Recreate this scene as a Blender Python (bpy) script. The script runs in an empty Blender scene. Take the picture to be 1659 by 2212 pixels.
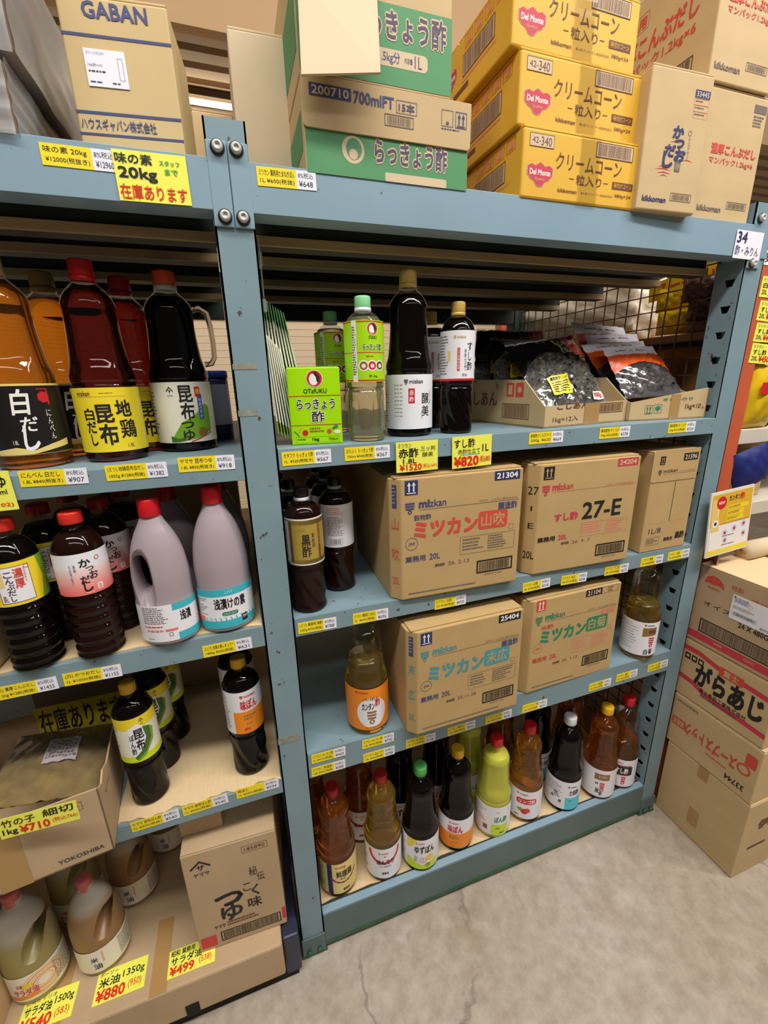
import bpy, bmesh, math, random
from mathutils import Vector, Matrix

# ------------------------------------------------------------------ camera, world, lamps, exposure
scene = bpy.context.scene
COL = scene.collection
PI = math.pi
FPX = 925.738
CAM = Vector((-0.0359, -0.8768, 1.6247))
CR = ((0.94676539, -0.32091309, -0.02549695),
      (-0.11639265, -0.26738654, -0.95653395),
      (0.30014672, 0.90858088, -0.29050425))
cam_data = bpy.data.cameras.new('camera')
cam_data.sensor_fit = 'HORIZONTAL'
cam_data.sensor_width = 36.0
cam_data.lens = 36.0 * FPX / 1659.0
cam_data.clip_start = 0.02
cam_obj = bpy.data.objects.new('camera', cam_data)
COL.objects.link(cam_obj)
cam_obj.matrix_world = Matrix(((CR[0][0], -CR[1][0], -CR[2][0], CAM.x),
                               (CR[0][1], -CR[1][1], -CR[2][1], CAM.y),
                               (CR[0][2], -CR[1][2], -CR[2][2], CAM.z),
                               (0, 0, 0, 1)))
scene.camera = cam_obj
scene.view_settings.view_transform = 'Standard'
scene.view_settings.look = 'None'
scene.view_settings.gamma = 1.0
scene.view_settings.use_curve_mapping = False
scene.view_settings.exposure = 0.0
scene.cycles.max_bounces = 14
scene.cycles.transparent_max_bounces = 40
scene.cycles.transmission_bounces = 10
scene.cycles.glossy_bounces = 5
scene.cycles.caustics_reflective = False

world = bpy.data.worlds.new('world')
scene.world = world
world.use_nodes = True
world.node_tree.nodes['Background'].inputs[0].default_value = (0.95, 0.90, 0.84, 1)
world.node_tree.nodes['Background'].inputs[1].default_value = 0.055

def lamp(name, loc, target, sx, sy, power, color):
    d = bpy.data.lights.new(name, 'AREA')
    d.shape = 'RECTANGLE'; d.size = sx; d.size_y = sy; d.energy = power; d.color = color
    o = bpy.data.objects.new(name, d); COL.objects.link(o)
    o.location = loc
    o.rotation_euler = (Vector(target) - Vector(loc)).to_track_quat('-Z', 'Y').to_euler()
    return o
# rows of fluorescent tubes over the aisle and over the lane behind the rack
lamp('aisle_tube_lamp', (0.2, -1.45, 4.3), (0.3, -0.3, 0), 5.0, 0.26, 165, (1.0, 0.97, 0.93))
lamp('aisle_tube_lamp', (0.6, -3.2, 4.2), (0.6, -0.6, 0.4), 5.0, 0.26, 34, (1.0, 0.97, 0.95))
lamp('cross_aisle_lamp', (2.7, -1.2, 4.0), (2.0, -0.8, 0.2), 0.14, 3.6, 60, (1.0, 0.95, 0.95))
lamp('back_lane_lamp', (0.6, 1.9, 3.05), (0.6, 2.6, 1.6), 5.0, 0.14, 280, (1.0, 0.88, 0.70))

def P(u, v, x=None, y=None, z=None):
    """point of the place seen at a photograph pixel, on a plane x=, y= or z="""
    a, b = (u - 829.5) / FPX, (v - 1106) / FPX
    d = Vector([CR[0][i] * a + CR[1][i] * b + CR[2][i] for i in range(3)])
    if x is not None: t = (x - CAM.x) / d.x
    elif y is not None: t = (y - CAM.y) / d.y
    else: t = (z - CAM.z) / d.z
    return CAM + d * t

# ------------------------------------------------------------------ materials
def lin(c):
    c = c / 255.0
    return c / 12.92 if c <= 0.04045 else ((c + 0.055) / 1.055) ** 2.4
def rgb(r, g, b): return (lin(r), lin(g), lin(b), 1)
_mats = {}
def mat(name, col, rough=0.6, metal=0.0, noise=0.0, scale=20.0, bump=0.0, spots=None, emit=None, alpha=None, coat=0.0,
        trans=0.0, ior=1.45, spec=None, stretch=None):
    if name in _mats: return _mats[name]
    m = bpy.data.materials.new(name); m.use_nodes = True
    nt = m.node_tree; N = nt.nodes; Lk = nt.links
    b = N['Principled BSDF']
    c = rgb(*col)
    b.inputs['Base Color'].default_value = c
    b.inputs['Roughness'].default_value = rough
    b.inputs['Metallic'].default_value = metal
    b.inputs['Coat Weight'].default_value = coat
    b.inputs['Coat Roughness'].default_value = 0.05
    b.inputs['Transmission Weight'].default_value = trans
    b.inputs['IOR'].default_value = ior
    if spec is not None: b.inputs['Specular IOR Level'].default_value = spec
    if emit:
        b.inputs['Emission Color'].default_value = rgb(*emit[:3]); b.inputs['Emission Strength'].default_value = emit[3]
    if alpha is not None: b.inputs['Alpha'].default_value = alpha
    if noise or spots or bump:
        tc = N.new('ShaderNodeTexCoord'); src = tc.outputs['Object']
        if stretch:
            mp = N.new('ShaderNodeMapping'); mp.inputs['Scale'].default_value = stretch
            Lk.new(src, mp.inputs[0]); src = mp.outputs[0]
        nz = N.new('ShaderNodeTexNoise'); nz.inputs['Scale'].default_value = scale; nz.inputs['Detail'].default_value = 6
        Lk.new(src, nz.inputs['Vector'])
        out = None
        if noise:
            rp = N.new('ShaderNodeValToRGB')
            rp.color_ramp.elements[0].position = 0.3; rp.color_ramp.elements[1].position = 0.7
            rp.color_ramp.elements[0].color = tuple(x * (1 - noise) for x in c[:3]) + (1,)
            rp.color_ramp.elements[1].color = tuple(min(1, x * (1 + noise)) for x in c[:3]) + (1,)
            Lk.new(nz.outputs['Fac'], rp.inputs[0]); out = rp.outputs[0]
        if spots:
            (sc, th, scol) = spots
            n2 = N.new('ShaderNodeTexNoise'); n2.inputs['Scale'].default_value = sc; n2.inputs['Detail'].default_value = 5
            n2.inputs['Roughness'].default_value = 0.65
            Lk.new(tc.outputs['Object'], n2.inputs['Vector'])
            r2 = N.new('ShaderNodeValToRGB'); r2.color_ramp.elements[0].position = th; r2.color_ramp.elements[1].position = th + 0.03
            Lk.new(n2.outputs['Fac'], r2.inputs[0])
            mx = N.new('ShaderNodeMix'); mx.data_type = 'RGBA'
            Lk.new(r2.outputs[0], mx.inputs[0])
            if out is not None: Lk.new(out, mx.inputs[6])
            else: mx.inputs[6].default_value = c
            mx.inputs[7].default_value = rgb(*scol); out = mx.outputs[2]
        if out is not None: Lk.new(out, b.inputs['Base Color'])
        if bump:
            bp = N.new('ShaderNodeBump'); bp.inputs['Strength'].default_value = bump; bp.inputs['Distance'].default_value = 0.004
            Lk.new(nz.outputs['Fac'], bp.inputs['Height']); Lk.new(bp.outputs[0], b.inputs['Normal'])
    _mats[name] = m
    return m
def film(name, tint=(255, 255, 255), gloss=0.012, rough=0.03, haze=0.0):
    """clear plastic: see-through with a fresnel sheen (and a little milky haze)"""
    if name in _mats: return _mats[name]
    m = bpy.data.materials.new(name); m.use_nodes = True
    nt = m.node_tree; N = nt.nodes; Lk = nt.links
    N.remove(N['Principled BSDF']); out = N['Material Output']
    tr = N.new('ShaderNodeBsdfTransparent'); tr.inputs[0].default_value = rgb(*tint)
    gl = N.new('ShaderNodeBsdfGlossy'); gl.inputs['Roughness'].default_value = rough
    gl.inputs[0].default_value = (1, 1, 1, 1)
    lw = N.new('ShaderNodeLayerWeight'); lw.inputs[0].default_value = 0.35
    mt = N.new('ShaderNodeMath'); mt.operation = 'MULTIPLY_ADD'
    mt.inputs[1].default_value = 0.34; mt.inputs[2].default_value = gloss
    Lk.new(lw.outputs['Fresnel'], mt.inputs[0])
    mx = N.new('ShaderNodeMixShader'); Lk.new(mt.outputs[0], mx.inputs[0])
    if haze:
        df = N.new('ShaderNodeBsdfDiffuse'); df.inputs[0].default_value = (0.8, 0.8, 0.8, 1)
        m2 = N.new('ShaderNodeMixShader'); m2.inputs[0].default_value = haze
        Lk.new(tr.outputs[0], m2.inputs[1]); Lk.new(df.outputs[0], m2.inputs[2]); Lk.new(m2.outputs[0], mx.inputs[1])
    else: Lk.new(tr.outputs[0], mx.inputs[1])
    Lk.new(gl.outputs[0], mx.inputs[2]); Lk.new(mx.outputs[0], out.inputs[0])
    _mats[name] = m
    return m

KRAFT = mat('kraft_board', (200, 172, 126), 0.75, noise=0.05, scale=9, stretch=(1, 1, 3))
KRAFT_DULL = mat('kraft_board_grey', (186, 158, 122), 0.8, noise=0.07, scale=8)
KRAFT_PALE = mat('kraft_board_pale', (208, 186, 152), 0.75, noise=0.04, scale=7)
KRAFT_RAW = mat('kraft_cut_edge', (206, 178, 134), 0.9, noise=0.12, scale=160)
KRAFT_VIN = mat('kraft_board_vinegar_case', (188, 156, 104), 0.7, noise=0.05, scale=10)
KRAFT_LINER = mat('kraft_liner', (218, 190, 146), 0.8, noise=0.05, scale=60, stretch=(6, 0.4, 1))
CORN_Y = mat('yellow_printed_board', (222, 172, 48), 0.55, noise=0.04, scale=8)
TAPE = mat('brown_packing_tape', (176, 138, 86), 0.25)
PAPER = mat('white_paper', (236, 234, 240), 0.6)
STEEL = mat('blue_painted_steel', (134, 160, 174), 0.38, noise=0.06, scale=5, spots=(55, 0.70, (72, 62, 54)))
STEEL_WORN = mat('blue_painted_steel_worn', (124, 148, 156), 0.45, noise=0.08, scale=6, spots=(38, 0.645, (84, 66, 54)))
STEEL_BASE = mat('blue_green_painted_steel', (88, 106, 106), 0.45, noise=0.10, scale=5, spots=(30, 0.66, (52, 50, 44)))
GREEN_OLD = mat('old_green_paint', (44, 92, 66), 0.5, noise=0.2, scale=20)
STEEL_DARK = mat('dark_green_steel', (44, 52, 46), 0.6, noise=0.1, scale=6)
BOLT = mat('zinc_bolt', (196, 194, 186), 0.55, metal=0.1, noise=0.2, scale=200)
BLACK = mat('black_void_shade', (18, 17, 16), 0.8)  # black standing in for shade in gaps and under the platform
WOOD = mat('raw_timber', (176, 150, 108), 0.7, noise=0.15, scale=14, stretch=(0.3, 4, 4))
INK_BLUE = mat('ink_slate_blue', (66, 72, 118), 0.6)
INK_NAVY = mat('ink_navy', (44, 52, 100), 0.6)
INK_RED = mat('ink_red', (206, 76, 58), 0.6)
INK_ROSE = mat('ink_rose', (200, 60, 74), 0.6)
INK_PLUM = mat('ink_plum', (80, 66, 92), 0.6)
INK_TEAL = mat('ink_teal', (70, 150, 160), 0.6)
INK_GREEN = mat('ink_green', (46, 130, 92), 0.6)
INK_BLACK = mat('ink_black', (34, 30, 32), 0.55)
INK_GREY = mat('ink_grey', (110, 98, 90), 0.6)
INK_BROWN = mat('ink_brown', (110, 62, 40), 0.6)
INK_SALMON = mat('ink_salmon', (226, 140, 116), 0.6)
INK_WHITE = mat('ink_white', (240, 236, 228), 0.6)
INK_FOREST = mat('ink_forest_green', (80, 142, 92), 0.6)
TAG_Y = mat('tag_yellow', (246, 222, 34), 0.45)
TAG_W = mat('tag_white', (236, 236, 246), 0.45)
NEON_Y = mat('card_lemon', (242, 240, 92), 0.45)
MARK_K = mat('marker_black', (28, 26, 24), 0.5)
MARK_R = mat('marker_red', (222, 40, 26), 0.5)
MARK_G = mat('marker_green', (60, 160, 70), 0.5)
CLEAR = film('clear_bottle_plastic')
CLEAR_BAG = film('clear_bag_film', gloss=0.05, rough=0.10, haze=0.05)
CLEAR_TAPE = film('clear_tape', gloss=0.03, rough=0.09, haze=0.0)

# ------------------------------------------------------------------ geometry builder
class G:
    def __init__(s): s.v = []; s.f = []; s.m = []; s.sm = []; s.mats = []
    def mi(s, m):
        if m not in s.mats: s.mats.append(m)
        return s.mats.index(m)
    def add(s, vs, fs, m, smooth=False):
        o = len(s.v); s.v += [tuple(p) for p in vs]; k = s.mi(m)
        for f in fs: s.f.append([i + o for i in f]); s.m.append(k); s.sm.append(smooth)
    def box(s, a, b, m, bev=0.0):
        x0, y0, z0 = a; x1, y1, z1 = b
        if bev:
            bm = bmesh.new(); bmesh.ops.create_cube(bm, size=1)
            for v in bm.verts: v.co = Vector(((x0 + x1) / 2 + v.co.x * (x1 - x0), (y0 + y1) / 2 + v.co.y * (y1 - y0), (z0 + z1) / 2 + v.co.z * (z1 - z0)))
            bmesh.ops.bevel(bm, geom=bm.edges[:], offset=bev, segments=2, affect='EDGES', profile=0.5)
            s.bm(bm, m); return
        s.add([(x0, y0, z0), (x1, y0, z0), (x1, y1, z0), (x0, y1, z0), (x0, y0, z1), (x1, y0, z1), (x1, y1, z1), (x0, y1, z1)],
              [(0, 3, 2, 1), (4, 5, 6, 7), (0, 1, 5, 4), (1, 2, 6, 5), (2, 3, 7, 6), (3, 0, 4, 7)], m)
    def bm(s, bm, m, smooth=False):
        bm.verts.index_update()
        s.add([v.co[:] for v in bm.verts], [[v.index for v in f.verts] for f in bm.faces], m, smooth); bm.free()
    def prism(s, poly, z0, z1, m, bev=0.0):
        n = len(poly)
        vs = [(x, y, z0) for x, y in poly] + [(x, y, z1) for x, y in poly]
        fs = [list(range(n))[::-1], list(range(n, 2 * n))] + [(i, (i + 1) % n, n + (i + 1) % n, n + i) for i in range(n)]
        if bev:
            bm = bmesh.new(); bv = [bm.verts.new(p) for p in vs]
            for f in fs: bm.faces.new([bv[i] for i in f])
            bmesh.ops.recalc_face_normals(bm, faces=bm.faces[:])
            bmesh.ops.bevel(bm, geom=bm.edges[:], offset=bev, segments=2, affect='EDGES', profile=0.5)
            s.bm(bm, m)
        else: s.add(vs, fs, m)
    def revolve(s, prof, n, m, rmod=None, cap=True, smooth=True, sx=1.0, sy=1.0):
        """prof: [(r, z)] bottom to top"""
        vs = []; fs = []
        for r, z in prof:
            for i in range(n):
                t = 2 * PI * i / n
                q = rmod(r, z, t) if rmod else r
                vs.append((q * math.sin(t) * sx, -q * math.cos(t) * sy, z))
        for j in range(len(prof) - 1):
            for i in range(n):
                a = j * n + i; b = j * n + (i + 1) % n
                fs.append((a, b, b + n, a + n))
        if cap:
            fs.append(list(range(n))[::-1]); k = (len(prof) - 1) * n; fs.append(list(range(k, k + n)))
        s.add(vs, fs, m, smooth)
    def tube(s, pts, r, m, n=10, flat=1.0):
        vs = []; fs = []; pts = [Vector(p) for p in pts]; up0 = Vector((0, 1, 0.01))
        for k, p in enumerate(pts):
            d = (pts[min(k + 1, len(pts) - 1)] - pts[max(k - 1, 0)]).normalized()
            a = d.cross(up0)
            if a.length < 1e-4: a = d.cross(Vector((1, 0, 0)))
            a.normalize(); b = d.cross(a)
            for i in range(n):
                t = 2 * PI * i / n
                vs.append(p + a * (r * math.cos(t)) + b * (r * flat * math.sin(t)))
        for k in range(len(pts) - 1):
            for i in range(n):
                q = k * n + i; w = k * n + (i + 1) % n
                fs.append((q, w, w + n, q + n))
        fs.append(list(range(n))[::-1]); fs.append(list(range((len(pts) - 1) * n, len(pts) * n)))
        s.add(vs, fs, m, True)
    def grid(s, fn, nu, nv, m, smooth=True, closed_back=False):
        vs = [fn(i / nu, j / nv) for j in range(nv + 1) for i in range(nu + 1)]
        fs = [(j * (nu + 1) + i, j * (nu + 1) + i + 1, (j + 1) * (nu + 1) + i + 1, (j + 1) * (nu + 1) + i) for j in range(nv) for i in range(nu)]
        s.add(vs, fs, m, smooth)
    def mesh(s, name):
        me = bpy.data.meshes.new(name)
        me.from_pydata(s.v, [], s.f)
        for m in s.mats: me.materials.append(m)
        me.polygons.foreach_set('material_index', s.m); me.polygons.foreach_set('use_smooth', s.sm)
        me.update(); return me
    def build(s, name, parent=None, loc=None, rot=None):
        return link(name, s.mesh(name), parent, loc, rot)
def link(name, me, parent=None, loc=None, rot=None):
    o = bpy.data.objects.new(name, me); COL.objects.link(o)
    if parent: o.parent = parent
    if loc is not None: o.location = loc
    if rot is not None: o.rotation_euler = rot
    return o
def tag(o, label, cat, group=None, kind=None):
    if label: o['label'] = label
    if cat: o['category'] = cat
    if group: o['group'] = group
    if kind: o['kind'] = kind
    return o
def thing(name, label, cat, loc=(0, 0, 0), rz=0.0, group=None, rot=None):
    o = bpy.data.objects.new(name, None); COL.objects.link(o); o.empty_display_size = 0.05
    o.location = loc; o.rotation_euler = rot if rot else (0, 0, rz)
    return tag(o, label, cat, group)
def structure(name, g):
    o = g.build(name); o['kind'] = 'structure'; return o

# ------------------------------------------------------------------ printing: flat artwork that is wrapped onto its surface
_txt = {}
def text_geo(s, bold=0.0):
    k = (s, round(bold, 3))
    if k not in _txt:
        c = bpy.data.curves.new('t', 'FONT'); c.body = s; c.resolution_u = 2; c.offset = bold
        o = bpy.data.objects.new('t', c); COL.objects.link(o)
        bpy.context.view_layer.update()
        me = bpy.data.meshes.new_from_object(o.evaluated_get(bpy.context.evaluated_depsgraph_get()))
        _txt[k] = ([(v.co.x, v.co.y) for v in me.vertices], [list(p.vertices) for p in me.polygons])
        bpy.data.objects.remove(o); bpy.data.curves.remove(c); bpy.data.meshes.remove(me)
    return _txt[k]
class Sheet:
    """artwork in fractions of a w x h panel, u to the right, v downwards"""
    def __init__(s, w, h, seed=1): s.w = w; s.h = h; s.v = []; s.f = []; s.m = []; s.r = random.Random(seed)
    def poly(s, pts, m, L=1):
        o = len(s.v); s.v += [(u * s.w, (1 - v) * s.h, L) for u, v in pts]
        s.f.append(list(range(o, o + len(pts)))[::-1]); s.m.append(m); return s
    def rect(s, u0, v0, u1, v1, m, L=1): return s.poly([(u0, v0), (u1, v0), (u1, v1), (u0, v1)], m, L)
    def frame(s, u0, v0, u1, v1, m, t=0.0012, L=1):
        a = t / s.w; b = t / s.h
        s.rect(u0, v0, u1, v0 + b, m, L); s.rect(u0, v1 - b, u1, v1, m, L)
        s.rect(u0, v0 + b, u0 + a, v1 - b, m, L); s.rect(u1 - a, v0 + b, u1, v1 - b, m, L); return s
    def disc(s, u, v, r, m, L=1, ry=None, n=28, ring=0):
        """r in metres"""
        ry = ry or r
        p = [(u + r / s.w * math.cos(2 * PI * i / n), v + ry / s.h * math.sin(2 * PI * i / n)) for i in range(n)]
        if ring:
            q = [(u + (r - ring) / s.w * math.cos(2 * PI * i / n), v + (ry - ring) / s.h * math.sin(2 * PI * i / n)) for i in range(n)]
            for i in range(n): s.poly([p[i], p[(i + 1) % n], q[(i + 1) % n], q[i]], m, L)
        else: s.poly(p, m, L)
        return s
    def rrect(s, u0, v0, u1, v1, m, r=0.004, L=1):
        a = r / s.w; b = r / s.h; p = []
        for cx, cy, t0 in ((u1 - a, v0 + b, -90), (u1 - a, v1 - b, 0), (u0 + a, v1 - b, 90), (u0 + a, v0 + b, 180)):
            for k in range(5):
                t = math.radians(t0 + k * 22.5); p.append((cx + a * math.cos(t), cy + b * math.sin(t)))
        return s.poly(p, m, L)
    def T(s, txt, u0, v0, u1, v1, m, bold=0.0, L=2, shear=0.0, halo=None, hb=0.05, _n=4):
        """text stretched into a box; weight is built up by striking the same letters a hair apart"""
        if halo: s.T(txt, u0, v0, u1, v1, halo, bold + hb, L, shear, _n=8); L += 1
        vs, fs = text_geo(txt)
        xs = [p[0] for p in vs]; ys = [p[1] for p in vs]
        x0, x1, y0, y1 = min(xs), max(xs), min(ys), max(ys)
        ku = (u1 - u0) / max(1e-6, x1 - x0); kv = (v1 - v0) / max(1e-6, y1 - y0)
        n = _n if bold > 0 else 1
        for q in range(n):
            a = 2 * PI * (q + .5) / n; dx = bold * math.cos(a) * (n > 1); dy = bold * math.sin(a) * (n > 1)
            o = len(s.v)
            for x, y in vs:
                u = u0 + (x - x0 + dx) * ku + shear * ((y - y0) / max(1e-6, y1 - y0) - 0.5) * (v1 - v0) * s.h / s.w
                s.v.append((u * s.w, (1 - (v1 - (y - y0 + dy) * kv)) * s.h, L + .02 * q))
            for f in fs: s.f.append([i + o for i in f]); s.m.append(m)
        return s
    def VT(s, txt, u0, v0, u1, v1, m, bold=0.0, L=2, shear=0.0, halo=None, hb=0.05):
        """vertical writing"""
        n = len(txt)
        for i, ch in enumerate(txt):
            a = v0 + (v1 - v0) * i / n; b = v0 + (v1 - v0) * (i + 1) / n; g = (b - a) * 0.06
            if ch == 'ー': s.poly([(u0 + (u1 - u0) * .44, a), (u0 + (u1 - u0) * .56, a), (u0 + (u1 - u0) * .56, b), (u0 + (u1 - u0) * .44, b)], m, L)
            elif ch in 'しりょっゃ': s.T(ch, u0 + (u1 - u0) * .2, a + g, u0 + (u1 - u0) * .85, b - g, m, bold, L, shear, halo, hb)
            else: s.T(ch, u0, a + g, u1, b - g, m, bold, L, shear, halo, hb)
        return s
    def fine(s, u0, v0, u1, v1, rows, m, L=1, fill=0.55, cols=1):
        """rows of fine print too small to read"""
        rh = (v1 - v0) / rows
        for c in range(cols):
            a = u0 + (u1 - u0) * c / cols; z = u0 + (u1 - u0) * (c + 0.92) / cols
            for i in range(rows):
                y = v0 + i * rh; x = a; end = a + (z - a) * s.r.uniform(0.6, 1.0)
                while x < end:
                    w = min(s.r.uniform(0.002, 0.009) / s.w, end - x)
                    s.rect(x, y, x + w, y + rh * fill, m, L); x += w + 0.0014 / s.w
        return s
    def barcode(s, u0, v0, u1, v1, m, t=0.0025, bg=None, L=1):
        if bg: s.rect(u0, v0, u1, v1, bg, L); L += 1
        s.frame(u0, v0, u1, v1, m, t, L)
        a = u0 + (t + 0.004) / s.w; e = u1 - (t + 0.004) / s.w; y0 = v0 + (t + 0.0015) / s.h; y1 = v1 - (t + 0.0015) / s.h
        x = a
        while x < e:
            w = s.r.choice((0.0007, 0.0007, 0.0013, 0.0018)) / s.w
            s.rect(x, y0, min(x + w, e), y1, m, L); x += w + s.r.choice((0.0009, 0.0014)) / s.w
        return s
    def arrows(s, u0, v0, u1, v1, bg, fg, frame=False):
        if frame: s.frame(u0, v0, u1, v1, fg, 0.001)
        else: s.rect(u0, v0, u1, v1, bg)
        w = u1 - u0; h = v1 - v0
        for c in (0.32, 0.68):
            x = u0 + w * c
            s.rect(x - w * .05, v0 + h * .3, x + w * .05, v0 + h * .78, fg, 2)
            s.poly([(x, v0 + h * .1), (x + w * .14, v0 + h * .36), (x - w * .14, v0 + h * .36)], fg, 2)
        s.rect(u0 + w * .15, v0 + h * .84, u0 + w * .85, v0 + h * .9, fg, 2)
        return s
    def three_bars(s, u0, v0, u1, v1, m, L=2):
        """the maker's mark: three bars over a ring"""
        h = v1 - v0; c = (u0 + u1) / 2
        for k, q in ((0, 0.0), (1, 0.02), (2, 0.06)):
            a = v0 + h * 0.24 * k
            s.rect(u0 + (u1 - u0) * q, a, u1 - (u1 - u0) * q, a + h * 0.15, m, L)
        r = h * s.h * 0.19
        s.disc(c, v1 - h * 0.15, r, m, L, ring=r * 0.5, n=16); return s
    def to(s, g, fn, ustep=None, off=0.0003, lay=0.00022):
        if not s.v: return
        mats = []; idx = []
        for m in s.m:
            if m not in mats: mats.append(m)
            idx.append(mats.index(m))
        if ustep:
            bm = bmesh.new(); bv = [bm.verts.new(p) for p in s.v]; bm.verts.ensure_lookup_table()
            for f, k in zip(s.f, idx):
                try: q = bm.faces.new([bv[i] for i in f]); q.material_index = k
                except ValueError: pass
            x = ustep
            while x < s.w:
                bmesh.ops.bisect_plane(bm, geom=bm.verts[:] + bm.edges[:] + bm.faces[:], plane_co=(x, 0, 0), plane_no=(1, 0, 0), dist=1e-7)
                x += ustep
            bm.verts.index_update()
            vs = [v.co[:] for v in bm.verts]; fs = [[v.index for v in f.verts] for f in bm.faces]; idx = [f.material_index for f in bm.faces]
            bm.free()
        else: vs, fs = s.v, s.f
        pts = [fn(x, y, off + L * lay) for x, y, L in vs]
        o = len(g.v); g.v += [tuple(p) for p in pts]
        gi = [g.mi(m) for m in mats]
        for f, k in zip(fs, idx): g.f.append([i + o for i in f]); g.m.append(gi[k]); g.sm.append(False)
def wrap(R, w, z0, th=0.0):
    def fn(x, y, o):
        t = (x - w / 2) / R + th
        return ((R + o) * math.sin(t), -(R + o) * math.cos(t), z0 + y)
    return fn

# ================================================================== the room
def concrete():
    m = bpy.data.materials.new('worn_concrete'); m.use_nodes = True
    nt = m.node_tree; N = nt.nodes; Lk = nt.links; b = N['Principled BSDF']; b.inputs['Roughness'].default_value = 0.5
    tc = N.new('ShaderNodeTexCoord')
    def noise(sc, det=6, rough=0.6):
        n = N.new('ShaderNodeTexNoise'); n.inputs['Scale'].default_value = sc; n.inputs['Detail'].default_value = det; n.inputs['Roughness'].default_value = rough
        Lk.new(tc.outputs['Object'], n.inputs['Vector']); return n
    def ramp(src, stops):
        r = N.new('ShaderNodeValToRGB'); e = r.color_ramp.elements
        e[0].position, e[0].color = stops[0]; e[1].position, e[1].color = stops[1]
        for p, c in stops[2:]:
            q = e.new(p); q.color = c
        Lk.new(src, r.inputs[0]); return r
    def mix(f, a, bcol, t='MIX'):
        x = N.new('ShaderNodeMix'); x.data_type = 'RGBA'; x.blend_type = t
        if hasattr(f, 'default_value') or not isinstance(f, float): Lk.new(f, x.inputs[0])
        else: x.inputs[0].default_value = f
        Lk.new(a, x.inputs[6])
        if isinstance(bcol, tuple): x.inputs[7].default_value = bcol
        else: Lk.new(bcol, x.inputs[7])
        return x.outputs[2]
    big = ramp(noise(1.6).outputs['Fac'], [(0.30, rgb(172, 157, 136)), (0.72, rgb(196, 184, 168))])
    fine = ramp(noise(22, 8, 0.7).outputs['Fac'], [(0.30, rgb(196, 190, 182)), (0.66, rgb(255, 255, 255))])
    c = mix(0.75, big.outputs[0], fine.outputs[0], 'MULTIPLY')
    brown = ramp(noise(3.1, 5).outputs['Fac'], [(0.56, (0, 0, 0, 1)), (0.86, (1, 1, 1, 1))])
    c = mix(brown.outputs[0], c, rgb(140, 120, 92))
    pale = ramp(noise(5.3, 7).outputs['Fac'], [(0.66, (0, 0, 0, 1)), (0.86, (1, 1, 1, 1))])
    c = mix(pale.outputs[0], c, rgb(206, 198, 188))
    dark = ramp(noise(46, 3).outputs['Fac'], [(0.74, (0, 0, 0, 1)), (0.78, (1, 1, 1, 1))])
    c = mix(dark.outputs[0], c, rgb(104, 92, 80))
    # cracks: cell borders of a warped pattern
    w = N.new('ShaderNodeMix'); w.data_type = 'RGBA'; w.inputs[0].default_value = 0.16
    Lk.new(tc.outputs['Object'], w.inputs[6]); Lk.new(noise(4, 5).outputs['Color'], w.inputs[7])
    vo = N.new('ShaderNodeTexVoronoi'); vo.feature = 'DISTANCE_TO_EDGE'; vo.inputs['Scale'].default_value = 1.25
    Lk.new(w.outputs[2], vo.inputs['Vector'])
    cr = ramp(vo.outputs['Distance'], [(0.0, (1, 1, 1, 1)), (0.007, (0, 0, 0, 1))])
    msk = ramp(noise(1.9, 3).outputs['Fac'], [(0.46, (0, 0, 0, 1)), (0.56, (1, 1, 1, 1))])
    mm = N.new('ShaderNodeMath'); mm.operation = 'MULTIPLY'; Lk.new(cr.outputs[0], mm.inputs[0]); Lk.new(msk.outputs[0], mm.inputs[1])
    m2 = N.new('ShaderNodeMath'); m2.operation = 'MULTIPLY'; Lk.new(mm.outputs[0], m2.inputs[0]); m2.inputs[1].default_value = 0.55
    c = mix(m2.outputs[0], c, rgb(92, 78, 66))
    Lk.new(c, b.inputs['Base Color'])
    bp = N.new('ShaderNodeBump'); bp.inputs['Strength'].default_value = 0.25; bp.inputs['Distance'].default_value = 0.004
    Lk.new(noise(30, 8).outputs['Fac'], bp.inputs['Height']); Lk.new(bp.outputs[0], b.inputs['Normal'])
    return m
g = G(); g.add([(-4, -6, 0), (7, -6, 0), (7, 4, 0), (-4, 4, 0)], [(0, 1, 2, 3)], concrete()); structure('floor', g)

CREAM = mat('cream_shutter', (240, 218, 184), 0.5)
BEIGE = mat('beige_wall', (196, 160, 118), 0.8, noise=0.03, scale=2)
CANOPY = mat('brown_ribbed_sheet', (178, 156, 134), 0.55)
g = G()                                             # slatted shutter that closes the lane behind the rack
z = 0.0; vs = []; fs = []
while z < 3.0:
    for dz, dy in ((0, 0.0), (0.040, -0.004), (0.044, 0.008), (0.048, 0.0)):
        vs += [(-4, 2.6 + dy, z + dz), (7, 2.6 + dy, z + dz)]
    z += 0.048
for i in range(len(vs) // 2 - 1): fs.append((2 * i, 2 * i + 1, 2 * i + 3, 2 * i + 2))
g.add(vs, fs, CREAM); structure('wall_back', g)
g = G(); g.box((-4, 1.42, 2.99), (7, 1.47, 4.6), BEIGE); structure('wall_upper', g)
g = G(); vs = []; fs = []; y = 1.47                  # ribbed canopy sheet
while y < 2.7:
    for dy, dz in ((0, 0), (0.065, 0), (0.075, 0.03), (0.10, 0.03)):
        vs += [(-4, y + dy, 3.0 + dz), (7, y + dy, 3.0 + dz)]
    y += 0.11
for i in range(len(vs) // 2 - 1): fs.append((2 * i, 2 * i + 1, 2 * i + 3, 2 * i + 2))
g.add(vs, fs, CANOPY); structure('ceiling', g)
t = thing('fluorescent_lamp', 'bare fluorescent tube glowing under the ribbed ceiling behind the rack', 'lamp', (0, 1.83, 2.945))
g = G(); g.tube([(-1.2, 0, 0), (1.3, 0, 0)], 0.012, mat('lit_tube', (255, 244, 226), 0.4, emit=(255, 236, 200, 14)), 12); g.build('tube', t)
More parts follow.
